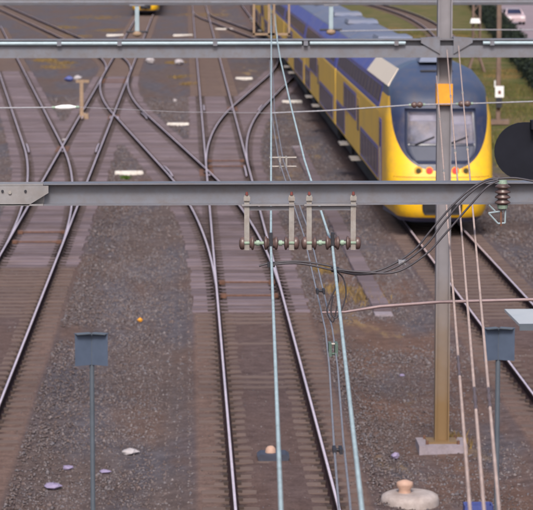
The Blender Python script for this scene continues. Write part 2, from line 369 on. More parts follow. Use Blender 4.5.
# ------------------------------------------------------------------ ground
def coords(lo, hi, step, far_lo, far_hi, grow=1.25):
    a = list(np.arange(lo, hi + 1e-6, step)); s = step
    while a[-1] < far_hi: s *= grow; a.append(a[-1] + s)
    s = step
    while a[0] > far_lo: s *= grow; a.insert(0, a[0] - s)
    return np.array(a)
gx = coords(-9, 13, 0.2, -2500, 2500); gy = coords(34, 130, 0.3, -300, 4000)
GX, GY = np.meshgrid(gx, gy)
def vnoise(x, y, seed=0):
    out = 0
    r = np.random.default_rng(seed)
    for i in range(14):
        a = r.uniform(0, 6.28); k = r.uniform(0.6, 6.5); out = out + np.sin(x * k * math.cos(a) + y * k * math.sin(a) * 0.8 + r.uniform(0, 6.28)) / (0.7 + k * 0.5)
    return out / 4
dmin = np.full(GX.shape, 99.0)
for k in ('T2', 'T4', 'T6', 'B1', 'B3', 'B5'):
    fx = np.array([PATHS[k](y) for y in gy])[:, None]
    lo = {'B1': 70, 'B3': 61, 'B5': 95}.get(k, -999)
    d = np.abs(GX - fx); d = np.where(GY > lo, d, 99); dmin = np.minimum(dmin, d)
away = np.clip((dmin - 1.25) / 0.9, 0, 1); away = away * away * (3 - 2 * away)
GZ = -0.012 - away * (0.07 + 0.035 * vnoise(GX, GY, 3)) + 0.008 * vnoise(GX * 2.3, GY * 2.3, 5)
dtrk = np.minimum(np.minimum(np.abs(GX - TR2), np.abs(GX - TR4)), np.abs(GX - TR6)); dust = np.maximum(np.clip((0.60 - dtrk) / 0.1, 0, 1), 1.1 * np.clip((dtrk - 0.9) / 0.06, 0, 1) * np.clip((1.5 - dtrk) / 0.15, 0, 1)) * np.clip((60 - GY) / 2, 0, 1)
GZ = GZ + dust * (0.017 + 0.008 * vnoise(GX * 1.5, GY * 0.7, 13))
GZ = np.where((np.abs(GX) > 60) | (GY > 400) | (GY < 20), -0.08, GZ)
nx, ny = len(gx), len(gy)
idx = np.arange(nx * ny).reshape(ny, nx)
FC = np.stack([idx[:-1, :-1].ravel(), idx[:-1, 1:].ravel(), idx[1:, 1:].ravel(), idx[1:, :-1].ravel()], 1)
ground = arrays('ground', np.stack([GX.ravel(), GY.ravel(), GZ.ravel()], 1), FC, 'ground')
ground.data.polygons.foreach_set('use_smooth', [True] * len(ground.data.polygons))
tag(ground, 'brown and grey gravelly ground of the railway yard', kind='structure')
def gz(x, y):
    i = min(max(np.searchsorted(gy, y) - 1, 0), ny - 2); j = min(max(np.searchsorted(gx, x) - 1, 0), nx - 2)
    return float(GZ[i, j])

# ballast stones: too many to count
def stones(name, regions, label):
    oc = np.array([(1, 0, 0), (0, 1, 0), (-1, 0, 0), (0, -1, 0), (0, 0, 1), (0, 0, -1)], float)
    of = np.array([(0, 1, 4), (1, 2, 4), (2, 3, 4), (3, 0, 4), (1, 0, 5), (2, 1, 5), (3, 2, 5), (0, 3, 5)])
    P, S = [], []
    for (y0, y1, dens, r0, r1) in regions:
        xl, xr = -0.0696 * y1 - 1.0, 0.1295 * y1 + 1.0
        n = int((xr - xl) * (y1 - y0) * dens)
        p = np.stack([rng.uniform(xl, xr, n), rng.uniform(y0, y1, n)], 1)
        cl = vnoise(p[:, 0] * 0.35, p[:, 1] * 0.35, 9) + rng.uniform(-0.35, 0.35, n)
        keep = cl > -0.25
        dm = np.full(n, 99.0)
        for k in ('T2', 'T4', 'T6', 'B1', 'B3', 'B5'):
            lo = {'B1': 70, 'B3': 61, 'B5': 95}.get(k, -999)
            fx = np.array([PATHS[k](y) for y in p[:, 1]]); dm = np.minimum(dm, np.where(p[:, 1] > lo, np.abs(p[:, 0] - fx), 99))
        keep &= (dm > 1.34) | (rng.uniform(0, 1, n) < np.where(p[:, 1] > 62, 0.22, 0.12))
        keep &= ~((p[:, 0] > 11) & (p[:, 1] > 90))
        P.append(p[keep]); s = rng.uniform(r0, r1, n) * np.where(rng.uniform(0, 1, n) < 0.06, 1.7, 1.0)
        s = np.where(dm < 1.34, s * 0.6, s); S.append(s[keep])
    P = np.concatenate(P); S = np.concatenate(S); n = len(P)
    iy = np.clip(np.searchsorted(gy, P[:, 1]) - 1, 0, ny - 2); ix = np.clip(np.searchsorted(gx, P[:, 0]) - 1, 0, nx - 2)
    Z = GZ[iy, ix] + S * 0.12
    a = rng.uniform(0, 6.28, n); jit = 1 + rng.uniform(-0.38, 0.38, (n, 6, 3))
    V = oc[None] * jit + rng.uniform(-0.2, 0.2, (n, 6, 3))
    V[:, :, 2] *= 0.75
    x = V[:, :, 0] * np.cos(a)[:, None] - V[:, :, 1] * np.sin(a)[:, None]; y = V[:, :, 0] * np.sin(a)[:, None] + V[:, :, 1] * np.cos(a)[:, None]
    V = np.stack([x, y, V[:, :, 2]], 2) * S[:, None, None] + np.stack([P[:, 0], P[:, 1], Z], 1)[:, None, :]
    Fa = (of[None] + (np.arange(n) * 6)[:, None, None]).reshape(-1, 3)
    return tag(arrays(name, V.reshape(-1, 3), Fa, 'gravel'), label, 'gravel', kind='stuff')
stones('ballast_gravel', [(37, 52, 300, 0.011, 0.027), (52, 70, 210, 0.014, 0.032), (70, 100, 100, 0.020, 0.040), (100, 140, 40, 0.028, 0.05)], 'loose grey and brown ballast stones strewn between the tracks')

# ------------------------------------------------------------------ rails, sleepers
RAIL = [(-0.075, 0.0), (0.075, 0.0), (0.075, 0.012), (0.012, 0.035), (0.010, 0.125), (0.036, 0.138), (0.037, 0.163), (0.019, 0.172), (-0.019, 0.172), (-0.037, 0.163), (-0.036, 0.138), (-0.010, 0.125), (-0.012, 0.035), (-0.075, 0.012)]
def rail(parent, path, off, y0, y1, dz=0.0, step=1.5, name='rail', slope_ends=False):
    n = max(2, int((y1 - y0) / step)); ys = [y0 + (y1 - y0) * i / n for i in range(n + 1)]
    mb = MB(); k = len(RAIL)
    for i, y in enumerate(ys):
        o = off(y) if callable(off) else off
        d = 0.0
        if slope_ends and i in (0, n): d = -0.05
        mb.v += [(path(y) + o + a, y, b + dz + d) for a, b in RAIL]
    for i in range(n):
        for j in range(k):
            j2 = (j + 1) % k
            mb.f.append([i * k + j, i * k + j2, (i + 1) * k + j2, (i + 1) * k + j]); mb.m.append(1 if j == 7 else 0)
    mb.f.append(list(range(k))); mb.m.append(0); mb.f.append([n * k + j for j in reversed(range(k))]); mb.m.append(0)
    return mb.build(name, ['rail_web', 'rail_head'], parent)

TRK = {}
def track(key, y0, y1, label, dz=0.0):
    p = PATHS[key]; r = thing('railway_track', (p(y0), y0, 0), label, 'railway track'); TRK[key] = r
    for s in (-1, 1): rail(r, p, s * GAUGE, y0, y1, dz)
    return r
track('T2', 30, 380, 'straight railway track at the left, running towards the far yellow train')
track('T4', 22, 380, 'straight railway track up the middle under the two hanging wires')
track('T6', 30, 380, 'straight railway track that carries the yellow and blue train')
track('B1', 70.5, 240, 'diverging railway track curving off to the left edge', -0.003)
track('B3', 62.5, 156, 'crossover railway track linking the left and middle tracks', -0.003)
track('B5', 96.5, 190, 'diverging railway track curving right towards the train', -0.003)
track('B7', 164, 380, 'distant railway track slanting to the upper left corner', -0.0045)
track('B8', 188, 330, 'distant railway track slanting left from behind the train', -0.0045)
track('B9', 195, 330, 'distant curved railway track right of the train roof')

# one shared mesh for concrete sleepers, one for timbers
mb = MB()
prof = [(-1.27, -0.03), (-1.24, 0.012), (-0.45, 0.012), (-0.38, 0.0), (0.38, 0.0), (0.45, 0.012), (1.24, 0.012), (1.27, -0.03)]
mb.prism(prof, 'y', -0.14, 0.14)
sl = mb.build('sleeper_source', 'sleeper'); SLEEPER = sl.data; bpy.data.objects.remove(sl); SLEEPER.name = 'sleeper'
mb = MB(); mb.prism([(-0.165, -0.1), (0.165, -0.1), (0.165, 0.010), (0.150, 0.020), (-0.150, 0.020), (-0.165, 0.010)], 'x', -0.5, 0.5)
tm = mb.build('timber_source', 'timber'); TIMBER = tm.data; bpy.data.objects.remove(tm); TIMBER.name = 'timber'

fk = {k: i for i, k in enumerate(PATHS)}; far = {k: MB() for k in PATHS}; clips = {k: MB() for k in PATHS}
branch_rng = {'B1': (70, 240), 'B3': (62, 157), 'B5': (96, 190), 'B7': (164, 330), 'B8': (188, 330), 'B9': (195, 330)}
timber_zone = {'T2': (68.5, 159), 'T4': (60, 140), 'T6': (999, 999)}
y = 30.3; row = 0
while y < 330:
    if y < 165:
        iv = []
        for k in ('T2', 'T4', 'T6', 'B1', 'B3', 'B5'):
            if k in branch_rng and not (branch_rng[k][0] <= y <= branch_rng[k][1]): continue
            if k == 'T6' and y > 92: continue
            if k == 'T2' and y < 44: continue
            if k == 'T4' and y < 36: continue
            c = PATHS[k](y)
            if c < -0.0696 * y - 2.2: continue
            wood = k in branch_rng or timber_zone[k][0] <= y <= timber_zone[k][1]
            if wood: iv.append([c - 1.32, c + 1.32, k])
            else:
                jx, jy = random.uniform(-0.015, 0.015), random.uniform(-0.02, 0.02)
                piece('sleeper', SLEEPER, TRK[k], (c + jx, y + jy, random.uniform(-0.004, 0.004)))
            for s in (-1, 1):
                if wood:
                    clips[k].box((c + s * GAUGE, y, 0.028 - 0.0015 * fk[k]), (0.46, 0.22, 0.022))
                if y < 100:
                    for t in (-1, 1):
                        clips[k].box((c + s * GAUGE + t * 0.10, y, 0.035), (0.07, 0.11, 0.04))
        iv.sort(key=lambda q: q[0]); merged = []
        for a in iv:
            if merged and a[0] < merged[-1][1] + 0.25:
                merged[-1][1] = max(merged[-1][1], a[1]); merged[-1][2] += [a[2]]
            else: merged.append([a[0], a[1], [a[2]]])
        for a, b2, ks in merged:
            ks.sort(key=lambda q: (0 if q[0] == 'B' else 1, q)); a += random.uniform(-0.05, 0.05); b2 += random.uniform(-0.05, 0.05)
            piece('sleeper', TIMBER, TRK[ks[0]], ((a + b2) / 2, y + random.uniform(-0.02, 0.02), random.uniform(-0.006, 0.006)), (b2 - a, random.uniform(0.92, 1.3), 1))
    else:
        for k in PATHS:
            if k in branch_rng and not (branch_rng[k][0] <= y <= branch_rng[k][1]): continue
            if k == 'T6': continue
            far[k].box((PATHS[k](y), y + 0.07 * fk[k], -0.02 - 0.004 * fk[k]), (2.55 - 0.02 * fk[k], 0.3, 0.06))
    y += 0.6; row += 1
for k in far:
    if far[k].v: tag(far[k].build('sleeper_run', 'sleeper', TRK[k]), kind='stuff')
    if clips[k].v: tag(clips[k].build('rail_clips', 'clip', TRK[k]), kind='stuff')

# check rails, stretcher bars, point machines
def cross_y(f, g, lo, hi):
    for _ in range(60):
        mid = (lo + hi) / 2
        if (f(lo) - g(lo)) * (f(mid) - g(mid)) <= 0: hi = mid
        else: lo = mid
    return (lo + hi) / 2
def frog(bk, mk, sb, lo, hi):
    """branch rail on side sb crosses the main rail on the other side"""
    yf = cross_y(lambda q: PATHS[bk](q) + sb * GAUGE, lambda q: PATHS[mk](q) - sb * GAUGE, lo, hi)
    rail(TRK[mk], PATHS[mk], sb * (GAUGE - 0.135), yf - 2.2, yf + 2.0, -0.012, 1.0, 'check_rail', True)
    rail(TRK[bk], PATHS[bk], -sb * (GAUGE - 0.135), yf - 2.2, yf + 2.0, -0.012, 1.0, 'check_rail', True)
    for s, path, k in ((1, PATHS[mk], mk), (-1, PATHS[bk], bk)):     # wing rails of the crossing
        q = (-sb if k == mk else sb) * (GAUGE)
        rail(TRK[bk], path, (lambda yy, q=q, s=s: q - math.copysign(0.105, q)), yf - 1.9, yf - 0.35, -0.02, 0.8, 'wing_rail', True)
    mb = MB(); mb.box((PATHS[mk](yf) - sb * GAUGE, yf, 0.03), (0.5, 2.6, 0.05)); mb.build('frog_plate', 'rust', TRK[bk])
    return yf
frog('B1', 'T2', 1, 80, 130); frog('B3', 'T4', 1, 70, 110); frog('B5', 'T4', -1, 100, 150); frog('B3', 'T2', -1, 100, 150)
def points(bk, mk, y0, sgn):
    for dy in (0.0, 2.4):
        mb = MB(); c = PATHS[mk](y0); mb.tube([(c - 0.62, y0 + dy, 0.075), (c + 0.62, y0 + dy, 0.075)], 0.022)
        for s in (-1, 1): mb.box((c + s * 0.60, y0 + dy, 0.075), (0.14, 0.2, 0.09))
        mb.build('stretcher_bar', 'rust', TRK[bk])
points('B1', 'T2', 73.5, 1); points('B3', 'T4', 62.4, 1); points('B5', 'T4', 97.2, -1); points('B3', 'T2', 152, 1)

# ------------------------------------------------------------------ trains
PROF = [(1.36, 0.95), (1.50, 1.12), (1.51, 3.15), (1.36, 3.97), (1.04, 4.42), (0.62, 4.61), (0.0, 4.68)]
def hw(z):
    if z <= PROF[0][1]: return PROF[0][0] - (0.95 - z) * 0.06
    for (a, b), (c, d) in zip(PROF, PROF[1:]):
        if z <= d: return a + (c - a) * (z - b) / (d - b)
    return 0.0
FZ = [(0.28, 0.42), (0.38, 0.20), (0.6, 0.06), (1.0, 0.0), (1.5, 0.06), (1.9, 0.2), (2.3, 0.36), (3.3, 0.78), (3.8, 1.12), (4.2, 1.65), (4.45, 2.3), (4.6, 3.0), (4.68, 4.0)]
def fz(z):
    if z <= FZ[0][0]: return FZ[0][1]
    for (a, b), (c, d) in zip(FZ, FZ[1:]):
        if z <= d_z(c): return b + (d - b) * (z - a) / (c - a)
    return FZ[-1][1]
def d_z(c): return c
def dplan(z): return 1.25 if z < 3.3 else max(0.0, 1.25 * (1 - ((z - 3.3) / 1.38) ** 1.5))
EXP = 0.62
def nose_w(z):
    wv = hw(z)
    if z < 0.95: wv = 1.36 - 0.22 * ((0.95 - z) / 0.67) ** 2
    return max(wv, 0.001)
def nose_y(x, z):
    t = min(abs(x) / nose_w(z), 1.0)
    return fz(z) + dplan(z) * (1 - (1 - t ** (2 / EXP)) ** (EXP / 2))
def livery():
    """front: yellow with a deep blue tongue running down from the roof round the windscreen"""
    m, t, b = new_mat('train front livery')
    N, L = t.nodes.new, t.links.new
    tc = N('ShaderNodeTexCoord'); s = N('ShaderNodeSeparateXYZ'); L(tc.outputs['Object'], s.inputs[0])
    def mt(op, a, bb=None, clamp=False):
        k = N('ShaderNodeMath'); k.operation = op; k.use_clamp = clamp
        for i, v in enumerate((a, bb)):
            if v is None: continue
            if isinstance(v, (int, float)): k.inputs[i].default_value = v
            else: L(v, k.inputs[i])
        return k.outputs[0]
    x, z = mt('ABSOLUTE', s.outputs[0]), s.outputs[2]
    ex = mt('POWER', mt('DIVIDE', x, 1.36), 2.5)
    ez = mt('POWER', mt('MAXIMUM', mt('DIVIDE', mt('SUBTRACT', 3.55, z), 1.83), 0.0), 2.5)
    inside = mt('LESS_THAN', mt('ADD', ex, ez), 1.0)
    top = mt('GREATER_THAN', z, 3.72)
    mask = mt('MAXIMUM', inside, top)
    n = N('ShaderNodeTexNoise'); n.inputs['Scale'].default_value = 1.1; n.inputs['Detail'].default_value = 7; L(tc.outputs['Object'], n.inputs['Vector'])
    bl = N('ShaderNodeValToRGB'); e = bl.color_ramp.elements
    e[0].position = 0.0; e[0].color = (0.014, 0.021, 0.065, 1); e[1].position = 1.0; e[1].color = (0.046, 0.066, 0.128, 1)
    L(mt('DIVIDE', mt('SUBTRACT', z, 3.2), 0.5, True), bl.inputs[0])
    ye = N('ShaderNodeMix'); ye.data_type = 'RGBA'; ye.inputs['A'].default_value = (0.86, 0.50, 0.008, 1); ye.inputs['B'].default_value = (0.82, 0.45, 0.010, 1)
    L(n.outputs[0], ye.inputs['Factor'])
    mx = N('ShaderNodeMix'); mx.data_type = 'RGBA'; L(mask, mx.inputs['Factor']); L(ye.outputs['Result'], mx.inputs['A']); L(bl.outputs[0], mx.inputs['B'])
    gr = N('ShaderNodeTexNoise'); gr.inputs['Scale'].default_value = 3.2; gr.inputs['Detail'].default_value = 9; gr.inputs['Roughness'].default_value = 0.75; L(tc.outputs['Object'], gr.inputs['Vector'])
    gmr = N('ShaderNodeMapRange'); gmr.inputs[1].default_value = 0.45; gmr.inputs[2].default_value = 0.8; gmr.inputs[4].default_value = 0.45; L(gr.outputs[0], gmr.inputs[0])
    gmx = N('ShaderNodeMix'); gmx.data_type = 'RGBA'; L(gmr.outputs[0], gmx.inputs['Factor']); L(mx.outputs['Result'], gmx.inputs['A']); gmx.inputs['B'].default_value = (0.16, 0.12, 0.09, 1); mx = gmx
    nv = mt('LESS_THAN', z, 0.42)
    m3 = N('ShaderNodeMix'); m3.data_type = 'RGBA'; L(nv, m3.inputs['Factor']); L(mx.outputs['Result'], m3.inputs['A']); m3.inputs['B'].default_value = (0.035, 0.045, 0.11, 1)
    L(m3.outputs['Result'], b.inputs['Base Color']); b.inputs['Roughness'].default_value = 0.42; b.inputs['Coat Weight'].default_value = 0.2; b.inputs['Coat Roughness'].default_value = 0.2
    return m
M['livery'] = livery()
def side_livery():
    m, t, b = new_mat('train side livery')
    N, L = t.nodes.new, t.links.new
    tc = N('ShaderNodeTexCoord'); s = N('ShaderNodeSeparateXYZ'); L(tc.outputs['Object'], s.inputs[0])
    n = N('ShaderNodeTexNoise'); n.inputs['Scale'].default_value = 0.8; n.inputs['Detail'].default_value = 8; n.inputs['Roughness'].default_value = 0.7; L(tc.outputs['Object'], n.inputs['Vector'])
    ra = N('ShaderNodeValToRGB'); ra.color_ramp.interpolation = 'CONSTANT'; e = ra.color_ramp.elements
    e[0].position = 0.0; e[0].color = (0.74, 0.46, 0.06, 1); e[1].position = 3.22 / 5; e[1].color = (0.050, 0.062, 0.29, 1); k = e.new(4.36 / 5); k.color = (0.105, 0.125, 0.205, 1)
    d = N('ShaderNodeMath'); d.operation = 'DIVIDE'; L(s.outputs[2], d.inputs[0]); d.inputs[1].default_value = 5; L(d.outputs[0], ra.inputs[0])
    mr = N('ShaderNodeMapRange'); mr.inputs[1].default_value = 0.4; mr.inputs[2].default_value = 0.75; mr.inputs[4].default_value = 0.3; L(n.outputs[0], mr.inputs[0])
    mx = N('ShaderNodeMix'); mx.data_type = 'RGBA'; mx.inputs['B'].default_value = (0.27, 0.21, 0.16, 1); L(mr.outputs[0], mx.inputs['Factor']); L(ra.outputs[0], mx.inputs['A'])
    L(mx.outputs['Result'], b.inputs['Base Color']); b.inputs['Roughness'].default_value = 0.5
    return m
M['side_livery'] = side_livery()

CAR = 26.8
def patch(name, mat, parent, zs, half, off=0.012, nx_=14, nz_=10, xc=0.0):
    """panel lying on the nose; half(z) = half width"""
    mb = MB()
    for j in range(nz_ + 1):
        z = zs[0] + (zs[1] - zs[0]) * j / nz_; h = half(z)
        for i in range(nx_ + 1):
            x = xc + h * (2 * i / nx_ - 1); mb.v.append((x, nose_y(x, z) - off, z))
    n0 = len(mb.v); mb.v += [(a, b + off + 0.03, c) for a, b, c in mb.v]
    W = nx_ + 1
    for j in range(nz_):
        for i in range(nx_):
            q = [j * W + i, j * W + i + 1, (j + 1) * W + i + 1, (j + 1) * W + i]
            mb.f.append(q); mb.m.append(0)
    ring = [i for i in range(W)] + [j * W + nx_ for j in range(1, nz_ + 1)] + [nz_ * W + i for i in range(nx_ - 1, -1, -1)] + [j * W for j in range(nz_ - 1, 0, -1)]
    for a, b in zip(ring, ring[1:] + ring[:1]): mb.f.append([a, b, b + n0, a + n0]); mb.m.append(0)
    return mb.build(name, mat, parent, True, local=True)
def disc(name, mat, parent, x, z, r, off, thick=0.05):
    yv = nose_y(x, z) - off; mb = MB(); mb.tube([(x, yv - thick / 2, z), (x, yv + thick, z)], r, 20)
    return mb.build(name, mat, parent, local=True)
def car_body(root, y0, y1, first, last):
    mb = MB(); pr = [(-a, b) for a, b in PROF] + [(a, b) for a, b in reversed(PROF[:-1])]
    pr = pr + []
    mb.prism(pr, 'y', y0, y1)
    body = mb.build('car_body', 'side_livery', root, local=True)
    return body
def side_strip(parent, name, mat, s, y0, y1, z0, z1, off):
    """rectangular panel on the side wall, following its slope"""
    mb = MB()
    P = []
    for yy in (y0, y1):
        for zz in (z0, z1): P += [(s * (hw(zz) + off), yy, zz), (s * (hw(zz) - 0.03), yy, zz)]
    mb.add(P, [(0, 2, 6, 4), (1, 5, 7, 3), (0, 4, 5, 1), (2, 3, 7, 6), (0, 1, 3, 2), (4, 6, 7, 5)])
    return mb.build(name, mat, parent, local=True)
def window_row(body, s, y0, y1, z0, z1, n, frame_mat='blue'):
    fr = side_strip(body, 'window_band', frame_mat, s, y0, y1, z0, z1, 0.010)
    wd = (y1 - y0) / n
    for i in range(n):
        side_strip(fr, 'window', 'glass_dark', s, y0 + wd * (i + 0.06), y0 + wd * (i + 0.94), z0 + 0.10, z1 - 0.10, 0.022)
def make_train(ncars, loc, label, name='passenger_train'):
    root = thing(name, loc, label, 'train')
    for c in range(ncars):
        y0 = c * CAR + (4.0 if c == 0 else 0.25); y1 = (c + 1) * CAR - 0.25; b0 = c * CAR
        body = car_body(root, y0, y1, c == 0, c == ncars - 1)
        for s in (-1, 1):
            if s == 1 and c > 0: continue
            lo0 = b0 + (2.6 if c == 0 else 1.8)
            if c == 0: lo0 = 4.1
            window_row(body, s, lo0, b0 + 12.2, 1.18, 2.12, 6 if c == 0 else 8)
            window_row(body, s, b0 + 14.4, b0 + 21.4, 2.12, 3.04, 4)
            window_row(body, s, b0 + 20.8, b0 + 26.2, 1.18, 2.12, 4)
            window_row(body, s, b0 + (4.1 if c == 0 else 1.2), b0 + 26.0, 3.30, 3.96, 15 if c == 0 else 17)
            for dy in (12.7, 19.0):
                d = side_strip(body, 'door', 'yellow_side', s, b0 + dy, b0 + dy + 1.3, 1.0, 2.95 if dy < 14 else 2.1, 0.012)
                if dy < 14: side_strip(d, 'door_window', 'glass_dark', s, b0 + dy + 0.3, b0 + dy + 1.0, 1.9, 2.7, 0.02)
                mb = MB(); mb.box((s * 1.60, b0 + dy + 0.65, 0.98), (0.34, 1.3, 0.05)); mb.build('footstep', 'steel_pale', body, local=True)
        mb = MB(); mb.box((0, (y0 + y1) / 2, 0.62), (2.3, y1 - y0 - 6, 0.66)); mb.build('underframe', 'underframe', root, local=True)
        for by in (b0 + 4.6, b0 + CAR - 4.2):
            mb = MB(); mb.box((0, by, 0.62), (2.5, 3.4, 0.3))
            bo = mb.build('bogie', 'underframe', root, local=True)
            for dy in (-1.3, 1.3):
                mb = MB()
                for s in (-1, 1): mb.tube([(s * 0.68, by + dy, 0.46), (s * 0.82, by + dy, 0.46)], 0.455, 20)
                mb.tube([(-0.7, by + dy, 0.46), (0.7, by + dy, 0.46)], 0.08, 8)
                mb.build('wheelset', 'rust', bo, local=True)
        if c + 1 < ncars:
            mb = MB(); mb.box((0, (c + 1) * CAR, 2.6), (2.4, 0.5, 3.2)); mb.build('gangway', 'underframe', root, local=True)
        for ry in (8.5, 18.5):
            mb = MB(); mb.box((0, b0 + ry, 4.72), (1.25, 2.6, 0.14), taper=0.9); mb.build('roof_unit', 'roof_blue', body, local=True)
    # nose: horizontal slices from the lip to the roof
    zs = [0.28, 0.33, 0.38, 0.48, 0.6, 0.8, 1.0] + [1.0 + 0.12 * i for i in range(1, 20)] + [3.36, 3.5, 3.65, 3.8, 3.95, 4.08, 4.2, 4.32, 4.42, 4.5, 4.57, 4.62, 4.66, 4.675]
    mb = MB(); na = 28
    for z in zs:
        W = nose_w(z); bw = hw(max(z, 0.95)); rowv = [(-bw, 4.02, z)]
        for i in range(na + 1):
            a = -math.pi / 2 + math.pi * i / na
            x = W * math.copysign(abs(math.sin(a)) ** EXP, math.sin(a)); yy = fz(z) + dplan(z) * (1 - abs(math.cos(a)) ** EXP)
            rowv.append((x, min(yy, 4.0), z))
        rowv.append((bw, 4.02, z)); mb.v += rowv
    Wn = na + 3
    for j in range(len(zs) - 1):
        for i in range(Wn - 1): mb.f.append([j * Wn + i, j * Wn + i + 1, (j + 1) * Wn + i + 1, (j + 1) * Wn + i]); mb.m.append(0)
    mb.f.append(list(range(Wn))); mb.m.append(0)
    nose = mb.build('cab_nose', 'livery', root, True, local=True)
    # windscreen surround, glass, blind, wipers
    patch('windscreen_surround', 'mask_dark', nose, (1.92, 3.42), lambda z: 1.02 * (1 - max(0, (2.5 - z) / 0.62) ** 2.6 * 0.42) - 0.03 * max(0, z - 2.5), 0.014)
    patch('lower_panel', 'lower_mask', nose, (2.0, 2.42), lambda z: 0.93 * (1 - max(0, (2.42 - z) / 0.5) ** 2.0 * 0.30), 0.026)
    ws = patch('windscreen', 'windscreen', nose, (2.47, 3.32), lambda z: 0.94 - 0.05 * (z - 2.47), 0.028)
    patch('sun_blind', 'blind', ws, (2.98, 3.28), lambda z: 0.34, 0.033, 6, 3, 0.52)
    patch('sun_blind', 'blind', ws, (3.08, 3.28), lambda z: 0.36, 0.033, 6, 3, -0.50)
    for sx in (-1, 1):
        mb = MB(); pts = []
        for i in range(7):
            x = sx * (0.12 + 0.62 * i / 6) if sx > 0 else -0.75 + 0.55 * i / 6; z = 2.44 + (0.22 * i / 6)
            pts.append((x, nose_y(x, z) - 0.06, z))
        mb.tube(pts, 0.018, 6); mb.build('wiper', 'dark', nose, local=True)
    # lamps
    for sx in (-1, 1):
        h = disc('headlight', 'lamp_ring', nose, sx * 0.66, 1.74, 0.115, 0.005); disc('lens', 'lamp_off', h, sx * 0.66, 1.74, 0.07, 0.035)
        h = disc('tail_light', 'lamp_ring', nose, sx * 0.36, 1.74, 0.105, 0.005); disc('lens', 'red_lamp', h, sx * 0.36, 1.74, 0.082, 0.035)
    for za, zb, hwid in ((1.235, 1.25, 1.30), (1.55, 1.562, 1.34)):
        patch('panel_seam', 'underframe', nose, (za, zb), lambda z, q=hwid: q, 0.003, 28, 1)
    # coupler pocket
    patch('coupler_pocket', 'underframe', nose, (0.50, 1.08), lambda z: 0.56 - 0.08 * max(0, (0.62 - z) / 0.12), 0.012, 10, 6)
    mb = MB(); mb.box((0, -0.12, 0.80), (0.36, 0.5, 0.26), taper=0.85); mb.tube([(0, -0.42, 0.8), (0, -0.3, 0.8)], 0.1, 14)
    mb.build('coupler', 'dark', nose, local=True)
    for s in (-1, 1):
        cd = side_strip(nose, 'cab_door', 'blue', s, 2.75, 3.5, 1.15, 3.0, 0.02); side_strip(cd, 'door_window', 'glass_dark', s, 2.86, 3.4, 2.2, 2.9, 0.03)
        mb = MB(); mb.tube([(s * 1.545, 2.62, 1.2), (s * 1.56, 2.62, 2.2)], 0.018, 6); mb.build('handrail', 'steel_pale', nose, local=True)
        # roof shoulder behind the cab, sky light on its slope painted as a pale panel
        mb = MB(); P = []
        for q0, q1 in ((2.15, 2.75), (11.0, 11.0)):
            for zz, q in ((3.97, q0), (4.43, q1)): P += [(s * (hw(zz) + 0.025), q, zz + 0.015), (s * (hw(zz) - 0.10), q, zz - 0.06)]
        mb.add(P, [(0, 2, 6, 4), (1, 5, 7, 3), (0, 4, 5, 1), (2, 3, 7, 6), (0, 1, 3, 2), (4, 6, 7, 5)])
        if s < 0: mb.build('skylit_shoulder', 'cream', root, local=True)
    mb = MB(); mb.box((0, 3.2, 4.74), (0.9, 1.2, 0.22), taper=0.8); mb.build('roof_box', 'roof_blue', nose, local=True)
    mb = MB(); mb.tube([(-0.45, 2.3, 4.38), (-0.45, 2.1, 4.40), (0.45, 2.1, 4.40), (0.45, 2.3, 4.38)], 0.035, 8); mb.build('roof_horn', 'dark', nose, local=True)
    return root
make_train(6, (TR6 + 0.06, 74.4, 0.172), 'yellow and blue double-deck train with lit red tail lamps on the right')
make_train(2, (TR2, 272.0, 0.172), 'distant yellow train at the top edge, standing on the left track')

# ------------------------------------------------------------------ catenary portals
def ibeam(mb, Y, x0, x1, z0, z1, depth, tf, tw):
    zc = (z0 + z1) / 2; xm = (x0 + x1) / 2; L = x1 - x0
    mb.box((xm, Y, z1 - tf / 2), (L, depth, tf)); mb.box((xm, Y, z0 + tf / 2), (L, depth, tf))
    mb.box((xm, Y, zc), (L, tw, z1 - z0 - 2 * tf))
def hmast(mb, x, Y, z0, z1, wid, dep, t=0.02):
    mb.box((x - wid / 2 + t / 2, Y, (z0 + z1) / 2), (t, dep, z1 - z0)); mb.box((x + wid / 2 - t / 2, Y, (z0 + z1) / 2), (t, dep, z1 - z0))
    mb.box((x, Y, (z0 + z1) / 2), (wid - 2 * t, t, z1 - z0))
P1Y, P2Y, P3Y = 20.0, 44.1, 73.0
z1t, z1b = atY(266, 182, P1Y).z, atY(266, 204, P1Y).z
p1 = thing('catenary_portal', (4.6, P1Y, 0), 'nearest grey steel portal beam crossing the whole picture at train-nose height', 'catenary portal', 'portals across the tracks')
mb = MB(); ibeam(mb, P1Y, -1.06 + 0.0, 4.6, z1b, z1t, 0.16, 0.010, 0.009); mb.build('beam', 'steel', p1)
mb = MB(); ibeam(mb, P1Y, -7.2, -1.062, z1b, z1t - 0.002, 0.165, 0.012, 0.010); mb.build('beam', 'steel_mid', p1)
spx0, spx1, spx2 = atY(-6, 190, P1Y).x, atY(29, 190, P1Y).x, atY(49, 190, P1Y).x
mb = MB(); yf = P1Y - 0.0825
mb.add([(spx0, yf, z1b + 0.004), (spx1, yf, z1b + 0.004), (spx2, yf, z1b + 0.095), (spx2, yf, z1t - 0.016), (spx0, yf, z1t - 0.016)], [(0, 1, 2, 3, 4)])
n = 5; mb.v += [(a, b + 0.012, c) for a, b, c in mb.v[:5]]; mb.f += [[9, 8, 7, 6, 5]] + [[i, i + 5, (i + 1) % 5 + 5, (i + 1) % 5] for i in range(5)]; mb.m += [0] * 6
sp = mb.build('splice_plate', 'steel_mid', p1)
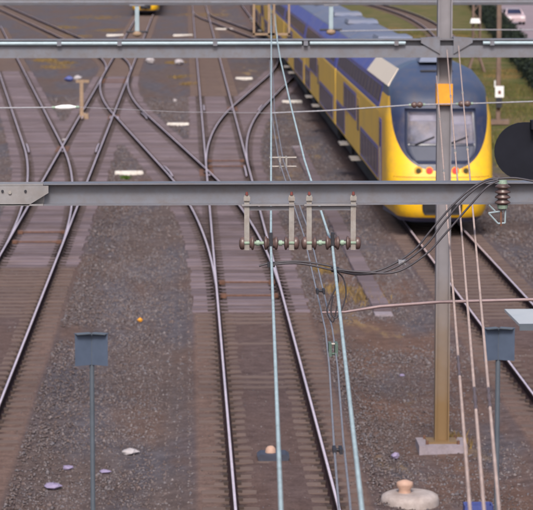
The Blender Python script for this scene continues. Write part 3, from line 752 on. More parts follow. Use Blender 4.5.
for px, py in ((2.5, 191), (10, 192.5), (25.5, 191)):
    q = atY(px, py, yf); mb = MB(); mb.tube([(q.x, yf - 0.012, q.z), (q.x, yf + 0.002, q.z)], 0.010 if px != 10 else 0.013, 6); mb.build('bolt', 'dark' if px != 10 else 'steel_pale', sp)
for q in (-7.2, 4.6):
    mb = MB(); hmast(mb, q, P1Y + 0.2, -0.05, 7.2, 0.22, 0.22); mb.build('mast', 'mast', p1)

z2t, z2b = atY(266, 38.5, P2Y).z, atY(266, 57, P2Y).z
mx_ = at(437, 437, 0).x
p2 = thing('catenary_portal', (mx_, P2Y, 0), 'grey portal in the upper part with tall orange-banded mast in front of train', 'catenary portal', 'portals across the tracks')
mb = MB(); ibeam(mb, P2Y - 0.14, -7.4, 10.8, z2b, z2t, 0.24, 0.02, 0.014)
mb.box((1.7, P2Y - 0.245, (z2b + z2t) / 2 - 0.045), (18.2, 0.012, (z2t - z2b) - 0.13)); mb.build('beam', 'steel', p2)
zp = atY(266, 42.5, P2Y).z
for a, b in ((-8, 301), (309, 404), (481, 620)):
    xa, xb = atY(a, 42, P2Y).x, atY(b, 42, P2Y).x
    mb = MB(); mb.tube([(xa, P2Y - 0.30, zp), (xb, P2Y - 0.30, zp)], 0.030, 12); mb.build('conduit_tube', 'steel_light', p2)
for px in (305, 120, 215, 60, 395, 490):
    xa = atY(px, 42, P2Y).x; mb = MB(); mb.box((xa, P2Y - 0.29, zp), (0.07, 0.085, 0.075)); mb.build('tube_clamp', 'steel', p2)
mb = MB(); hmast(mb, mx_, P2Y + 0.12, -0.02, 8.6, 0.235, 0.22, 0.022); mast2 = mb.build('mast', 'mast', p2)
zo1, zo0 = atY(440, 84, P2Y).z, atY(440, 105, P2Y).z
mb = MB(); mb.box((mx_, P2Y + 0.12, (zo0 + zo1) / 2), (0.262, 0.25, zo1 - zo0)); mb.build('orange_band', 'orange', mast2)
for s in (-1, 1):
    mb = MB(); x0, x1 = mx_ + s * 0.11, mx_ + s * 0.42
    mb.add([(x0, P2Y - 0.28, z2b + 0.06), (x1, P2Y - 0.28, z2t - 0.06), (x1, P2Y - 0.28, z2t + 0.01), (x0, P2Y - 0.28, z2t + 0.03), (x0, P2Y + 0.0, z2b + 0.06), (x1, P2Y - 0.03, z2t - 0.06), (x1, P2Y - 0.03, z2t + 0.01), (x0, P2Y + 0.0, z2t + 0.03)],
           [(0, 1, 2, 3), (7, 6, 5, 4), (0, 4, 5, 1), (3, 2, 6, 7), (1, 5, 6, 2), (0, 3, 7, 4)]); mb.build('gusset_plate', 'steel', p2)
mb = MB(); mb.box((mx_, P2Y + 0.12, -0.03), (0.80, 0.75, 0.2)); ft = mb.build('foundation', 'concrete', p2)
for sx in (-1, 1):
    for sy in (-1, 1):
        mb = MB(); mb.tube([(mx_ + sx * 0.26, P2Y + 0.12 + sy * 0.25, 0.06), (mx_ + sx * 0.26, P2Y + 0.12 + sy * 0.25, 0.13)], 0.025, 8); mb.build('anchor_bolt', 'rust', ft)
mb = MB(); mb.box((mx_, P2Y + 0.12, 0.085), (0.5, 0.45, 0.03)); mb.build('base_plate', 'mast', p2)
mb = MB(); hmast(mb, -7.4, P2Y + 0.12, -0.05, 7.6, 0.235, 0.22); mb.build('mast', 'mast', p2)
mb = MB(); hmast(mb, 10.8, P2Y + 0.12, -0.05, 7.6, 0.235, 0.22); mb.build('mast', 'mast', p2)

z3b = atY(266, 5, P3Y).z
p3 = thing('catenary_portal', (-9.4, P3Y, 0), 'farthest portal beam running along the top edge of the picture', 'catenary portal', 'portals across the tracks')
mb = MB(); ibeam(mb, P3Y, -9.4, 12.4, z3b, z3b + 0.32, 0.26, 0.02, 0.014); mb.tube([(-9.3, P3Y - 0.17, z3b + 0.08), (12.3, P3Y - 0.17, z3b + 0.08)], 0.03, 10); mb.build('beam', 'steel', p3)
for q in (-9.4, 12.4):
    mb = MB(); hmast(mb, q, P3Y + 0.24, -0.05, 7.8, 0.24, 0.22); mb.build('mast', 'mast', p3)

def lathe(mb, a, b, rs, n=14, mi=0):
    """ribbed body of revolution along a-b; rs: (t, r) pairs"""
    a, b = Vector(a), Vector(b)
    return mb.tube([a + (b - a) * t for t, r in rs], [r for t, r in rs], n, True, mi)

# twin-strap insulator hangers under the nearest beam
def hanger(pxl, pxr, wire_px, label):
    cx = atY((pxl + pxr) / 2, 242, P1Y)
    r = thing('insulator_hanger', (cx.x, P1Y, z1b), label, 'insulator hanger', 'insulator hangers under the nearest beam')
    yb = P1Y - 0.10
    zt = atY(266, 194, P1Y).z; zb = atY(266, 248.5, P1Y).z; zi = atY(266, 241.5, P1Y).z; zbar = atY(266, 203, P1Y).z
    for px in (pxl, pxr):
        x = atY(px, 220, P1Y).x
        mb = MB(); mb.box((x, yb, (zt + zb) / 2), (0.038, 0.012, zt - zb)); st = mb.build('strap', 'steel_pale', r)
        mb = MB(); mb.tube([(x, yb - 0.005, zt + 0.002), (x, yb - 0.005, zt + 0.026)], [0.012, 0.008], 8); mb.build('bolt', 'redbolt', st)
        mb = MB(); mb.box((x, yb - 0.012, zt - 0.025), (0.048, 0.014, 0.03)); mb.build('clamp', 'steel_pale', st)
    xa, xb = atY(pxl - 5, 203, P1Y).x, atY(pxr + 3, 203, P1Y).x
    mb = MB(); mb.box(((xa + xb) / 2, yb + 0.003, zbar - 0.004), (xb - xa, 0.05, 0.012)); mb.build('crossbar', 'steel_mid', r)
    mb = MB(); mb.box(((xa + xb) / 2, yb + 0.02, zbar - 0.032), (xb - xa - 0.07, 0.03, 0.028)); mb.build('crossbar', 'steel', r)
    mb = MB(); mb.tube([(atY(pxl - 4, 242, P1Y).x, yb, zi), (atY(pxr + 4, 242, P1Y).x, yb, zi)], 0.013, 10); mb.build('spindle', 'verdigris', r)
    xl, xr = atY(pxl, 242, P1Y).x, atY(pxr, 242, P1Y).x; xw = atY(wire_px, 242, P1Y).x
    def ins(x0, x1, rs): m2 = MB(); lathe(m2, (x0, yb, zi), (x1, yb, zi), rs, 18); m2.build('insulator', 'porcelain', r, True)
    cone = [(0, 0.030), (0.10, 0.036), (0.30, 0.037), (0.42, 0.050), (0.70, 0.053), (0.86, 0.046), (1, 0.02)]
    rev = [(1 - t, q) for t, q in reversed(cone)]
    ins(xl - 0.020, xl - 0.045 - 0.012, [(0, 0.046), (0.4, 0.05), (0.8, 0.044), (1, 0.02)]); ins(xl + 0.020, xl + 0.056, cone)
    ins(xr + 0.020, xr + 0.057, [(0, 0.046), (0.4, 0.05), (0.8, 0.044), (1, 0.02)]); ins(xr - 0.020, xr - 0.056, cone)
    ins(xw - 0.014, xw - 0.054, cone); ins(xw + 0.014, xw + 0.054, cone)
    for x in (xl + 0.082, xr - 0.082):
        m2 = MB(); m2.tube([(x - 0.012, yb, zi), (x + 0.012, yb, zi)], 0.022, 12); m2.build('cap', 'verdigris', r)
    m2 = MB(); m2.box((xw, yb, zi + 0.01), (0.024, 0.06, 0.13)); m2.build('wire_clamp', 'dark', r)
    return xw, yb, zi
h1 = hanger(246.5, 291.0, 270.5, 'left insulator hanger under the nearest beam, over the middle track')
h2 = hanger(308.5, 352.4, 331.8, 'right insulator hanger under the nearest beam, beside the looped cable')

# ------------------------------------------------------------------ wires
def wire(name, pts, r, mat, label, cat='overhead wire', n=8, sub=1, group=None):
    mb = MB(); mb.tube(pts, r, n); o = mb.build(name, mat, None, True)
    # origin at the first point
    p0 = Vector(pts[0]); o.data.transform(Matrix.Translation(-p0)); o.location = p0
    return tag(o, label, cat, group)
def sag(a, b, s, n=10):
    a, b = Vector(a), Vector(b); return [a + (b - a) * (i / n) + Vector((0, 0, -s * 4 * (i / n) * (1 - i / n))) for i in range(n + 1)]
zw = h1[2] - 0.055
W1 = [atY(283, 560, 9.6), Vector((h1[0], h1[1], zw))]
Pn = Vector((atY(281, 510, 10.75).x, 10.75, 0)); 
def wire_pts(cl, near_px, near_Y, far_list):
    a = atY(near_px[0], near_px[1], near_Y); ext = a + (a - Vector(cl)) * 0.5
    pts = sag(ext, cl, 0.0, 6)
    prev = Vector(cl)
    for f_ in far_list: pts += sag(prev, f_, 0.06 if 15.0 < f_[1] - prev[1] < 40 else 0.0, 12)[1:]; prev = Vector(f_)
    return pts
c1 = Vector((h1[0], h1[1], h1[2] - 0.03)); c2 = Vector((h2[0], h2[1], h2[2] - 0.03))
zA = c1.z
wire('messenger_wire', wire_pts(c1, (281, 510), 10.85, [atY(271.3, 40, 43.6), atY(271.2, 35.5, 44.1), atY(271, 15, 73.0), atY(271, -20, 130)]), 0.0095, 'wire', 'pale green wire hanging from the left insulator hanger, straight down the middle')
wire('messenger_wire', wire_pts(c2, (362, 510), 10.85, [atY(304.5, 160, 26.0), atY(291, 106, 32.5), atY(280.5, 60, 40.0), atY(277.2, 40, 43.6), atY(277, 35.5, 44.1), atY(275, 15, 73.0), atY(272, -20, 130)]), 0.0103, 'wire', 'pale green wire hanging from the right insulator hanger, bent at its clamp')
# twin contact wires below the right messenger
def contact(dx):
    pts = [atY(347 + dx * 1.9, 540, 12.6), atY(344 + dx * 1.8, 500, 13.7), atY(338.5 + dx * 1.5, 440, 15.35), atY(333.5 + dx * 1.3, 367, 18.0), atY(329 + dx * 1.1, 330, 19.6), atY(307 + dx, 235, 25.6), atY(281 + dx * .7, 160, 34.0), atY(273 + dx * .5, 112, 44.0), atY(271 + dx * .4, 60, 62)]
    return pts
wire('contact_wire', contact(-3.2), 0.0065, 'wire_grey', 'left one of two thin grey contact wires slanting beside the middle track')
wire('contact_wire', contact(3.2), 0.0065, 'wire_grey', 'right one of two thin grey contact wires slanting beside the middle track')
def wire_fitting(px, py, Y, wpx, label, mat2, hpx=7, bars=2):
    c = atY(px, py, Y); s = Y / F_PX
    r = thing('wire_fitting', c, label, 'wire fitting')
    for i in range(bars):
        z = c.z + (i - (bars - 1) / 2) * hpx * s
        mb = MB(); mb.tube([(c.x - wpx / 2 * s, c.y, z), (c.x + wpx / 2 * s, c.y, z)], 0.010, 8); mb.build('crossbar', 'steel_pale' if i else mat2, r)
    for sx in (-1, 1):
        mb = MB(); mb.box((c.x + sx * 3.2 * s, c.y, c.z), (0.02, 0.12, hpx * s * 1.3)); mb.build('clamp', mat2, r)
wire_fitting(283, 162, 33.7, 27, 'H-shaped section insulator on the thin contact wires above the beam', 'steel_pale', 9)
wire_fitting(320.5, 291, 21.5, 8, 'small dark clamp on the contact wires left of the cable loops', 'dark', 3, 1)
wire_fitting(333, 349, 18.6, 9, 'dark green clamp on the contact wires below the steady arm', 'clamp_green', 10)
wire_fitting(337.5, 450, 15.0, 7, 'lowest dark clamp on the thin contact wires', 'dark', 4, 1)
# steady arm holding the contact wires
wire('steady_arm', [atY(322, 312.5, 20.3), atY(345, 312, 20.3), atY(380, 306.5, 20.3), atY(440, 302, 20.3), atY(533, 299.5, 20.3), atY(610, 297, 20.3)], [0.008, 0.010, 0.013, 0.013, 0.013, 0.013], 'arm_grey', 'thin brownish steady arm reaching in from the right edge below the beam', 'steady arm')
# three copper wires to the orange-banded mast
def anchor_wire(pxs, label, gap):
    (x0, y0), (x1, y1) = pxs
    a = atY(x0, y0, P2Y - 0.32); b = atY(x1, y1, 11.2)
    d = b - a; ext = b + d * 0.12
    r = thing('anchor_wire', a, label, 'overhead wire', 'copper anchor wires in front of the train')
    def at_row(py):
        best = min((i / 800 for i in range(801)), key=lambda t: abs(project(a + d * t)[1] - py)); return a + d * best
    g0, g1 = at_row(gap[0]), at_row(gap[1])
    for p, q in ((a, g0), (g1, ext)):
        mb = MB(); mb.tube([p, (p + q) / 2, q], 0.0080, 8); mb.build('wire', 'wire_copper', r, True)
    mb = MB(); lathe(mb, g0, g1, [(0, 0.008), (0.1, 0.012), (0.2, 0.008), (0.35, 0.008), (0.4, 0.012), (0.6, 0.012), (0.65, 0.008), (0.8, 0.008), (0.9, 0.012), (1, 0.008)], 10); mb.build('insulator', 'porcelain', r, True)
    for k, t in ((0.30, 0.012), (0.52, 0.012)):
        p = a + d * k; mb = MB(); mb.tube([p - d * 0.004, p + d * 0.004], 0.0135, 8); mb.build('clamp', 'steel_pale', r)
def project(p):
    q = p - Vector((0, 0, CAM_H)); x = q.x * math.cos(YAW) - q.y * math.sin(YAW); yv = q.x * math.sin(YAW) + q.y * math.cos(YAW)
    c, s = math.cos(PITCH), math.sin(PITCH); dep = yv * c - q.z * s; up = yv * s + q.z * c
    return 266.5 + F_PX * x / dep, 255 - F_PX * up / dep
anchor_wire(((436.5, 76), (470, 510)), 'leftmost of the three copper wires running from the orange-banded mast', (357, 377))
anchor_wire(((447, 50), (484, 510)), 'middle of the three copper wires beside the orange-banded mast', (388, 410))
anchor_wire(((458.5, 46), (499, 510)), 'rightmost of the three copper wires beside the orange-banded mast', (388, 408))
# cross-span at the second portal
YC = P2Y - 0.5
wire('span_wire', [atY(-12, 108, YC), atY(53, 107.5, YC)], 0.012, 'wire_grey', 'grey cross-span wire entering at the left edge above the tracks')
wire('span_wire', [atY(78, 107, YC), atY(180, 112, YC), atY(272, 113, YC)], 0.0035, 'wire_grey', 'very thin cross-span wire over the middle tracks')
wire('span_wire', [atY(272, 113, YC), atY(330, 110.5, YC), atY(410, 105, YC)], 0.011, 'wire_grey', 'grey cross-span wire in front of the train side')
wire('span_wire', [atY(424, 104.6, YC), atY(440, 104.2, YC), atY(457, 103.9, YC)], 0.011, 'wire_grey', 'short grey cross-span wire between two insulators before the windscreen')
wire('span_wire', [atY(472, 103.5, YC), atY(533, 101.5, YC), atY(640, 99, YC)], 0.011, 'wire_grey', 'grey cross-span wire running to the right edge past the windscreen')
wire('span_wire', [atY(340, 31, P3Y - .4), atY(440, 29.5, P3Y - .4), atY(560, 30, P3Y - .4)], 0.014, 'wire_grey', 'faint distant cross-span wire above the train roof')
def rod_insulator(a, b, mat, label, ribs=3, rad=0.04):
    r = thing('rod_insulator', (a + b) / 2, label, 'insulator')
    rs = [(0, 0.012), (0.06, 0.02), (0.14, 0.02)]
    for i in range(ribs):
        t = 0.16 + 0.68 * i / ribs; wv = 0.68 / ribs
        rs += [(t, rad * 0.55), (t + wv * 0.3, rad), (t + wv * 0.75, rad), (t + wv * 0.98, rad * 0.55)]
    rs += [(0.87, 0.02), (0.95, 0.02), (1, 0.012)]
    mb = MB(); lathe(mb, a, b, rs, 14); mb.build('body', mat, r, True)
    for p, q in ((a, a + (b - a) * 0.12), (b - (b - a) * 0.12, b)):
        mb = MB(); mb.tube([p, q], 0.022, 10); mb.build('end_cap', 'verdigris', r)
rod_insulator(atY(52, 107.5, YC), atY(79, 107, YC), 'porcelain_w', 'white rod insulator in the cross-span wire over the left track', 1, 0.042)
rod_insulator(atY(409, 105, YC), atY(425, 104.6, YC), 'porcelain', 'dark insulator in the cross-span wire left of the orange band', 2, 0.05)
rod_insulator(atY(456, 104, YC), atY(473, 103.5, YC), 'porcelain', 'dark insulator in the cross-span wire right of the orange band', 2, 0.05)
# drop brackets at the farthest portal
def drop(px, pyb, label, frame=False):
    yb = P3Y - 0.3; s = P3Y / F_PX; t = atY(px, 4, yb); b = atY(px, pyb, yb)
    r = thing('drop_bracket', t, label, 'drop bracket', 'drop brackets under the farthest beam')
    if frame:
        for sx in (-1, 1):
            mb = MB(); mb.box((t.x + sx * 0.27, yb, (t.z + b.z) / 2), (0.055, 0.05, t.z - b.z)); mb.build('strap', 'tan_post', r)
        mb = MB(); mb.box((t.x, yb, b.z + 0.05), (0.6, 0.05, 0.06)); mb.build('crossbar', 'tan_post', r)
    else:
        mb = MB(); mb.box((t.x, yb, (t.z + b.z) / 2), (0.11, 0.11, t.z - b.z)); mb.build('post', 'steel_light', r)
        mb = MB(); mb.box((t.x, yb, t.z - 0.02), (0.4, 0.14, 0.06)); mb.build('flange', 'steel', r)
        mb = MB(); lathe(mb, (t.x, yb, b.z), (t.x, yb, b.z - 0.16), [(0, 0.05), (0.3, 0.12), (0.7, 0.13), (1, 0.04)], 14); mb.build('insulator', 'tan_post', r, True)
        mb = MB(); mb.tube([(t.x - 0.3, yb, b.z - 0.02), (t.x + 0.3, yb, b.z - 0.02)], 0.03, 8); mb.build('crossbar', 'dark', r)
drop(137, 31, 'pale drop bracket under the far beam, below the distant train'); drop(331, 29, 'pale drop bracket under the far beam, before the train roof')
drop(264, 36, 'tan frame bracket under the far beam holding the left messenger wire', True); drop(279, 36, 'tan frame bracket under the far beam holding the right messenger wire', True)

# post insulator on the nearest beam with its triangular bracket
ic = atY(500, 192, P1Y); yi = P1Y - 0.17
r = thing('post_insulator', (ic.x, yi, z1b), 'ribbed brown post insulator on the nearest beam at the right', 'insulator')
zt_, zb_ = atY(500, 181, P1Y).z, atY(500, 203, P1Y).z
rs = [(0, 0.03)]
for i in range(4): t = 0.04 + i * 0.235; rs += [(t, 0.036), (t + 0.10, 0.058), (t + 0.15, 0.058), (t + 0.19, 0.036)]
rs += [(1, 0.034)]
mb = MB(); lathe(mb, (ic.x, yi, zt_), (ic.x, yi, zb_), rs, 20); mb.build('ribbed_body', 'porcelain', r, True)
mb = MB(); mb.tube([(ic.x, yi, zt_ + 0.022), (ic.x, yi, zt_ - 0.004)], [0.030, 0.036], 16); mb.build('top_cap', 'verdigris', r)
mb = MB(); mb.tube([(ic.x, yi, zb_ + 0.004), (ic.x, yi, zb_ - 0.024)], [0.042, 0.036], 16); mb.build('foot_cap', 'verdigris', r)
mb = MB(); A, B_, C_, D_ = atY(489, 205, P1Y - .17), atY(505.5, 208, P1Y - .17), atY(505, 223, P1Y - .17), atY(498, 223.5, P1Y - .17)
E_ = atY(488.5, 213, P1Y - .17)
for p, q in ((A, atY(495, 211, P1Y - .17)), (B_, C_), (C_, D_), (D_, E_), (E_, atY(503, 211, P1Y - .17))): mb.tube([p, q], 0.0065, 6)
mb.build('bracket', 'steel_light', r)
mb = MB(); mb.box((ic.x, P1Y - 0.12, zb_ - 0.03), (0.05, 0.12, 0.014)); mb.build('mounting_arm', 'steel', r)
mb = MB(); mb.tube([atY(501, 207, P1Y - .17), atY(501, 226, P1Y - .17)], 0.008, 8); mb.build('bolt', 'rust', r)

# jumper cables from the messengers up to the post insulator
def jumper(pts, rad, label, mat='cable'):
    P = [atY(px, py, Y) for px, py, Y in pts]
    cu = [] # smooth with catmull-rom
    for i in range(len(P) - 1):
        p0, p1, p2, p3 = P[max(i - 1, 0)], P[i], P[i + 1], P[min(i + 2, len(P) - 1)]
        for k in range(6):
            t = k / 6; cu.append(0.5 * ((2 * p1) + (p2 - p0) * t + (2 * p0 - 5 * p1 + 4 * p2 - p3) * t * t + (3 * p1 - p0 - 3 * p2 + p3) * t ** 3))
    cu.append(P[-1]); return wire('jumper_cable', cu, rad, mat, label, 'jumper cable', group='black jumper cables')
J = 19.72
jumper([(259, 266, J), (272, 263, J), (300, 261.5, J), (330, 266, J), (352, 272, J), (380, 270, J), (412, 252, J), (432, 229, J), (452, 206, J), (472, 188, J), (488, 179.5, J), (500, 178.5, J)], 0.0075, 'upper black jumper cable arching up to the brown post insulator')
jumper([(273, 264.5, J - .03), (300, 263.5, J - .03), (335, 270.5, J - .03), (360, 274.5, J - .03), (392, 269, J - .03), (424, 247, J - .03), (444, 222, J - .03), (464, 199, J - .03), (482, 184, J - .03), (498, 179.5, J - .03)], 0.0075, 'middle black jumper cable arching up to the brown post insulator')
jumper([(333, 269, J - .06), (362, 272, J - .06), (396, 272, J - .06), (425, 255, J - .06), (445, 234, J - .06), (466, 210, J - .06), (486, 188, J - .06), (499, 180.5, J - .06)], 0.0075, 'lower black jumper cable arching up to the brown post insulator')
jumper([(500, 178.5, J), (515, 178, J), (533, 181, J), (560, 186, J)], 0.0075, 'black jumper cable leaving the post insulator to the right edge')
jumper([(335, 270, J), (343, 278, J), (346, 292, J), (343, 306, J), (336, 318, J), (331, 312, J), (333, 296, J)], 0.0055, 'black cable loop hanging left below the right messenger wire')
jumper([(336, 272, J + .05), (338, 282, J + .05), (331, 298, J + .05), (327, 311, J + .05), (333, 322, J + .05), (337, 306, J + .05)], 0.0055, 'second black cable loop hanging under the right messenger wire')
for px, py, nm in ((271, 264.5, 'dark connector joining jumper cable to the left messenger wire'), (335, 269.5, 'dark connector joining jumper cables to the right messenger wire'), (402, 262, 'pale clip binding the three jumper cables together')):
    c = atY(px, py, J); r = thing('cable_connector', c, nm, 'connector')
    m_ = 'dark' if px < 400 else 'wire_grey'
    mb = MB(); mb.box(c, (0.055, 0.05, 0.035)); mb.build('body', m_, r)
    mb = MB(); mb.tube([c + Vector((0.012, -0.035, 0)), c + Vector((0.012, 0.035, 0))], 0.010, 6); mb.build('bolt', 'steel_pale', r)

# ------------------------------------------------------------------ signs, signal, cabinets
def v_sign(px, py0, py1, wpx, Y, label):
    c = atY(px, (py0 + py1) / 2, Y); s = Y / F_PX; wd = wpx * s; h = (py1 - py0) * s
    r = thing('track_sign', (c.x, Y, gz(c.x, Y)), label, 'sign', 'slate blue boards on posts')
    for sx in (-1, 1):
        P = [(c.x + 0.004 * sx, Y + 0.07), (c.x + sx * wd / 2, Y - 0.05), (c.x + sx * wd / 2, Y - 0.034), (c.x + 0.004 * sx, Y + 0.088)]
        mb = MB(); mb.prism(P, 'z', c.z - h / 2, c.z + h / 2); bd = mb.build('board', 'sign_blue', r)
        mb = MB(); mb.box((c.x + sx * wd * 0.25, Y + 0.0, c.z + h / 2 + 0.003), (wd * 0.5, 0.13, 0.012), Matrix.Rotation(-sx * 0.45, 3, 'Z')); mb.build('rim', 'sign_pole', bd)
    mb = MB(); mb.tube([(c.x, Y + 0.11, gz(c.x, Y) - 0.1), (c.x, Y + 0.11, c.z + h / 2 - 0.03)], 0.035, 12); mb.build('post', 'sign_pole', r)
    mb = MB(); mb.box((c.x, Y + 0.11, gz(c.x, Y) + 0.03), (0.3, 0.3, 0.12)); mb.build('footing', 'concrete', r)
v_sign(91.5, 333.5, 366, 33, 38.0, 'folded slate blue board on a thin post between the left and middle tracks')
v_sign(499, 328, 361, 31, 38.0, 'folded slate blue board on a post at right, beside the copper wires')

YS = 30.0; c = atY(541, 151, YS); s = YS / F_PX; R_ = 29 * s; hl = 18 * s
r = thing('railway_signal', (c.x + 0.9, YS, 0), 'large black rounded signal board seen from behind at the right edge', 'signal')
pts = [(c.x + hl + R_ * math.cos(a), c.z + R_ * math.sin(a)) for a in [math.radians(-90 + 180 * i / 16) for i in range(17)]] + [(c.x - hl + R_ * math.cos(a), c.z + R_ * math.sin(a)) for a in [math.radians(90 + 180 * i / 16) for i in range(17)]]
mb = MB(); mb.prism(pts, 'y', YS - 0.02, YS + 0.02); bd = mb.build('backboard', 'signal_black', r)
mb = MB(); mb.box((c.x + 0.03, YS - 0.09, c.z + R_ - 0.02), (0.32, 0.14, 0.1)); mb.build('lamp_housing', 'signal_black', bd)
mb = MB(); mb.tube([(c.x + 0.1, YS + 0.08, c.z), (c.x + 0.9, YS + 0.08, c.z)], 0.03, 8); mb.build('arm', 'mast', r)
mb = MB(); hmast(mb, c.x + 0.9, YS + 0.08, -0.05, 6.6, 0.16, 0.16); mb.build('post', 'mast', r)

YL = 30.0
a, b_ = atY(504.5, 309, 31.1), atY(519.5, 324, 29.9)
zpl = (a.z + b_.z) / 2
r = thing('service_platform', (4.35, 30.5, 0), 'pale grey flat platform plate cut by the right edge below the steady arm', 'platform')
mb = MB(); A0, A1 = at(504.5, 309, zpl), at(519.5, 324, zpl)
mb.prism([(A1.x, A1.y), (4.5, A1.y), (4.5, A0.y), (A0.x, A0.y)], 'z', zpl - 0.03, zpl); mb.build('plate', 'white_plate', r)
mb = MB(); mb.box(((A1.x + 4.5) / 2, A1.y - 0.008, zpl - 0.035), (4.5 - A1.x, 0.016, 0.075)); mb.build('edge_strip', 'sign_pole', r)
mb = MB(); mb.tube([(4.25, 30.5, -0.1), (4.25, 30.5, zpl - 0.03)], 0.05, 12); mb.build('post', 'mast', r)

# ------------------------------------------------------------------ things lying on the ground
def rot(mb, c, a):
    q = Matrix.Rotation(a, 3, 'Z'); c = Vector(c); mb.v = [tuple(c + q @ (Vector(p) - c)) for p in mb.v]
def bar(px, py, L, label, ang=0.0):
    p = at(px, py, 0.02); z = gz(p.x, p.y); r = thing('white_concrete_bar', (p.x, p.y, z), label, 'concrete bar', 'white bars lying beside the tracks')
    h = L / 2
    mb = MB(); mb.prism([(p.x - h, z - 0.02), (p.x - h * 1.0, z + 0.10), (p.x - h * 0.94, z + 0.135), (p.x + h * 0.94, z + 0.135), (p.x + h, z + 0.10), (p.x + h, z - 0.02)], 'y', p.y - 0.15, p.y + 0.15)
    rot(mb, p, ang); mb.build('slab', 'conc_white', r)
    for sx in (-1, 1):
        mb = MB(); mb.tube([(p.x + sx * h * 0.6, p.y, z + 0.13), (p.x + sx * h * 0.6, p.y, z + 0.165)], 0.02, 6); rot(mb, p, ang); mb.build('bolt', 'rust', r)
bar(129, 173, 1.0, 'white concrete bar with weed, just above the nearest beam left of centre', 0.06)
bar(178, 124, 0.96, 'white concrete bar left of the middle track, beside the timbers', -0.02)
bar(292, 102, 1.0, 'white concrete bar beside the train, right of the pale green wires', 0.05)
bar(244, 78, 0.98, 'white concrete bar just below the second portal beam', -0.04)
bar(115, 35, 1.4, 'distant white bar below the far drop bracket at upper left'); bar(183, 35, 1.6, 'distant white bar above the second portal beam, left of the train end'); bar(224, 29, 1.5, 'farthest white bar near the train end at the top')

# weed by the white bar
def tuft(name, c, n, rad, h, mat, label, lean=0.5, wid=0.012):
    V, Fc = [], []
    for i in range(n):
        a, q = random.uniform(0, 6.28), rad * math.sqrt(random.random()); x, yv = c[0] + q * math.cos(a), c[1] + q * math.sin(a)
        hh = h * random.uniform(0.5, 1.1); l = random.uniform(-lean, lean) * hh; l2 = random.uniform(-lean, lean) * hh; t = random.uniform(0, 6.28); dx, dy = wid * math.cos(t), wid * math.sin(t)
        k = len(V); V += [(x - dx, yv - dy, c[2] - 0.02), (x + dx, yv + dy, c[2] - 0.02), (x + l + dx * .5, yv + l2 + dy * .5, c[2] + hh * 0.8), (x + l * 1.4 - dx * .5, yv + l2 * 1.4, c[2] + hh)]
        Fc.append((k, k + 1, k + 2, k + 3))
    return V, Fc
p = at(126, 177, 0); V, Fc = tuft('weed', (p.x, p.y - 0.15, gz(p.x, p.y)), 160, 0.14, 0.14, 'weed', '', 0.8, 0.014)
tag(arrays('weed', np.array(V), np.array(Fc), 'weed'), 'small green weed growing in front of the white bar', 'weed')

# cable trough with lids
tr = thing('cable_trough', (4.42, 66, -0.1), 'lilac concrete cable trough with lids running up beside the train', 'cable trough')
mb = MB()
mb.prism([(4.42 - 0.20, -0.12), (4.42 + 0.20, -0.12), (4.42 + 0.20, -0.045), (4.42 - 0.20, -0.045)], 'y', 60, 108); mb.build('channel', 'concrete', tr)
mb = MB(); mb.prism([(-0.21, 0), (0.21, 0), (0.20, 0.045), (-0.20, 0.045)], 'y', -0.48, 0.48); lid = mb.build('lid_source', 'timber'); LID = lid.data; bpy.data.objects.remove(lid); LID.name = 'lid'
for i in range(46):
    o = piece('lid', LID, tr, (4.42 + random.uniform(-0.02, 0.02), 61 + i * 1.0, -0.045 + random.uniform(0, 0.012)))
    o.rotation_euler.z = random.uniform(-0.02, 0.02)

# balise in the middle track
p = at(270, 456, 0.05); r = thing('track_magnet', (TR4 - 0.06, p.y, 0), 'dark blue track magnet with a peach cap between the middle rails', 'track magnet')
cx = TR4 - 0.06
mb = MB(); mb.prism([(cx - 0.24, 0.0), (cx - 0.26, 0.07), (cx - 0.2, 0.11), (cx + 0.2, 0.11), (cx + 0.26, 0.07), (cx + 0.24, 0.0)], 'y', p.y - 0.2, p.y + 0.2); mb.build('housing', 'balise', r)
mb = MB(); lathe(mb, (cx - 0.04, p.y, 0.105), (cx - 0.04, p.y, 0.22), [(0, 0.09), (0.6, 0.08), (0.9, 0.05), (1, 0.01)], 14); mb.build('cap', 'peach', r, True)
# concrete pit with knob in the foreground
p = at(410, 500, 0.0); r = thing('concrete_pit_cover', (p.x, p.y, gz(p.x, p.y)), 'round-edged white concrete cover with a peach knob at the bottom', 'pit cover')
z0 = gz(p.x, p.y)
mb = MB(); lathe(mb, (p.x, p.y, z0 - 0.05), (p.x, p.y, z0 + 0.17), [(0, 0.44), (0.55, 0.44), (0.8, 0.42), (0.95, 0.36), (1, 0.3)], 28); mb.build('slab', 'conc_pit', r, True)
mb = MB(); lathe(mb, (p.x - 0.08, p.y, z0 + 0.16), (p.x - 0.08, p.y, z0 + 0.36), [(0, 0.10), (0.3, 0.09), (0.6, 0.13), (0.85, 0.12), (1, 0.04)], 18); mb.build('knob', 'peach', r, True)
# blue crate at the bottom edge
p = at(478, 512, 0.0); z0 = gz(p.x, p.y); r = thing('plastic_crate', (p.x, p.y, z0), 'blue plastic crate at the bottom edge below the copper wires', 'crate')
for sx, sy, dx, dy in ((0, -1, 0.42, 0.02), (0, 1, 0.42, 0.02), (-1, 0, 0.02, 0.30), (1, 0, 0.02, 0.30)):
    mb = MB(); mb.box((p.x + sx * 0.2, p.y + sy * 0.14, z0 + 0.09), (dx, dy, 0.2)); mb.build('side', 'litter_b', r)
mb = MB(); mb.box((p.x, p.y, z0 + 0.01), (0.4, 0.28, 0.02)); mb.build('bottom', 'litter_b', r)
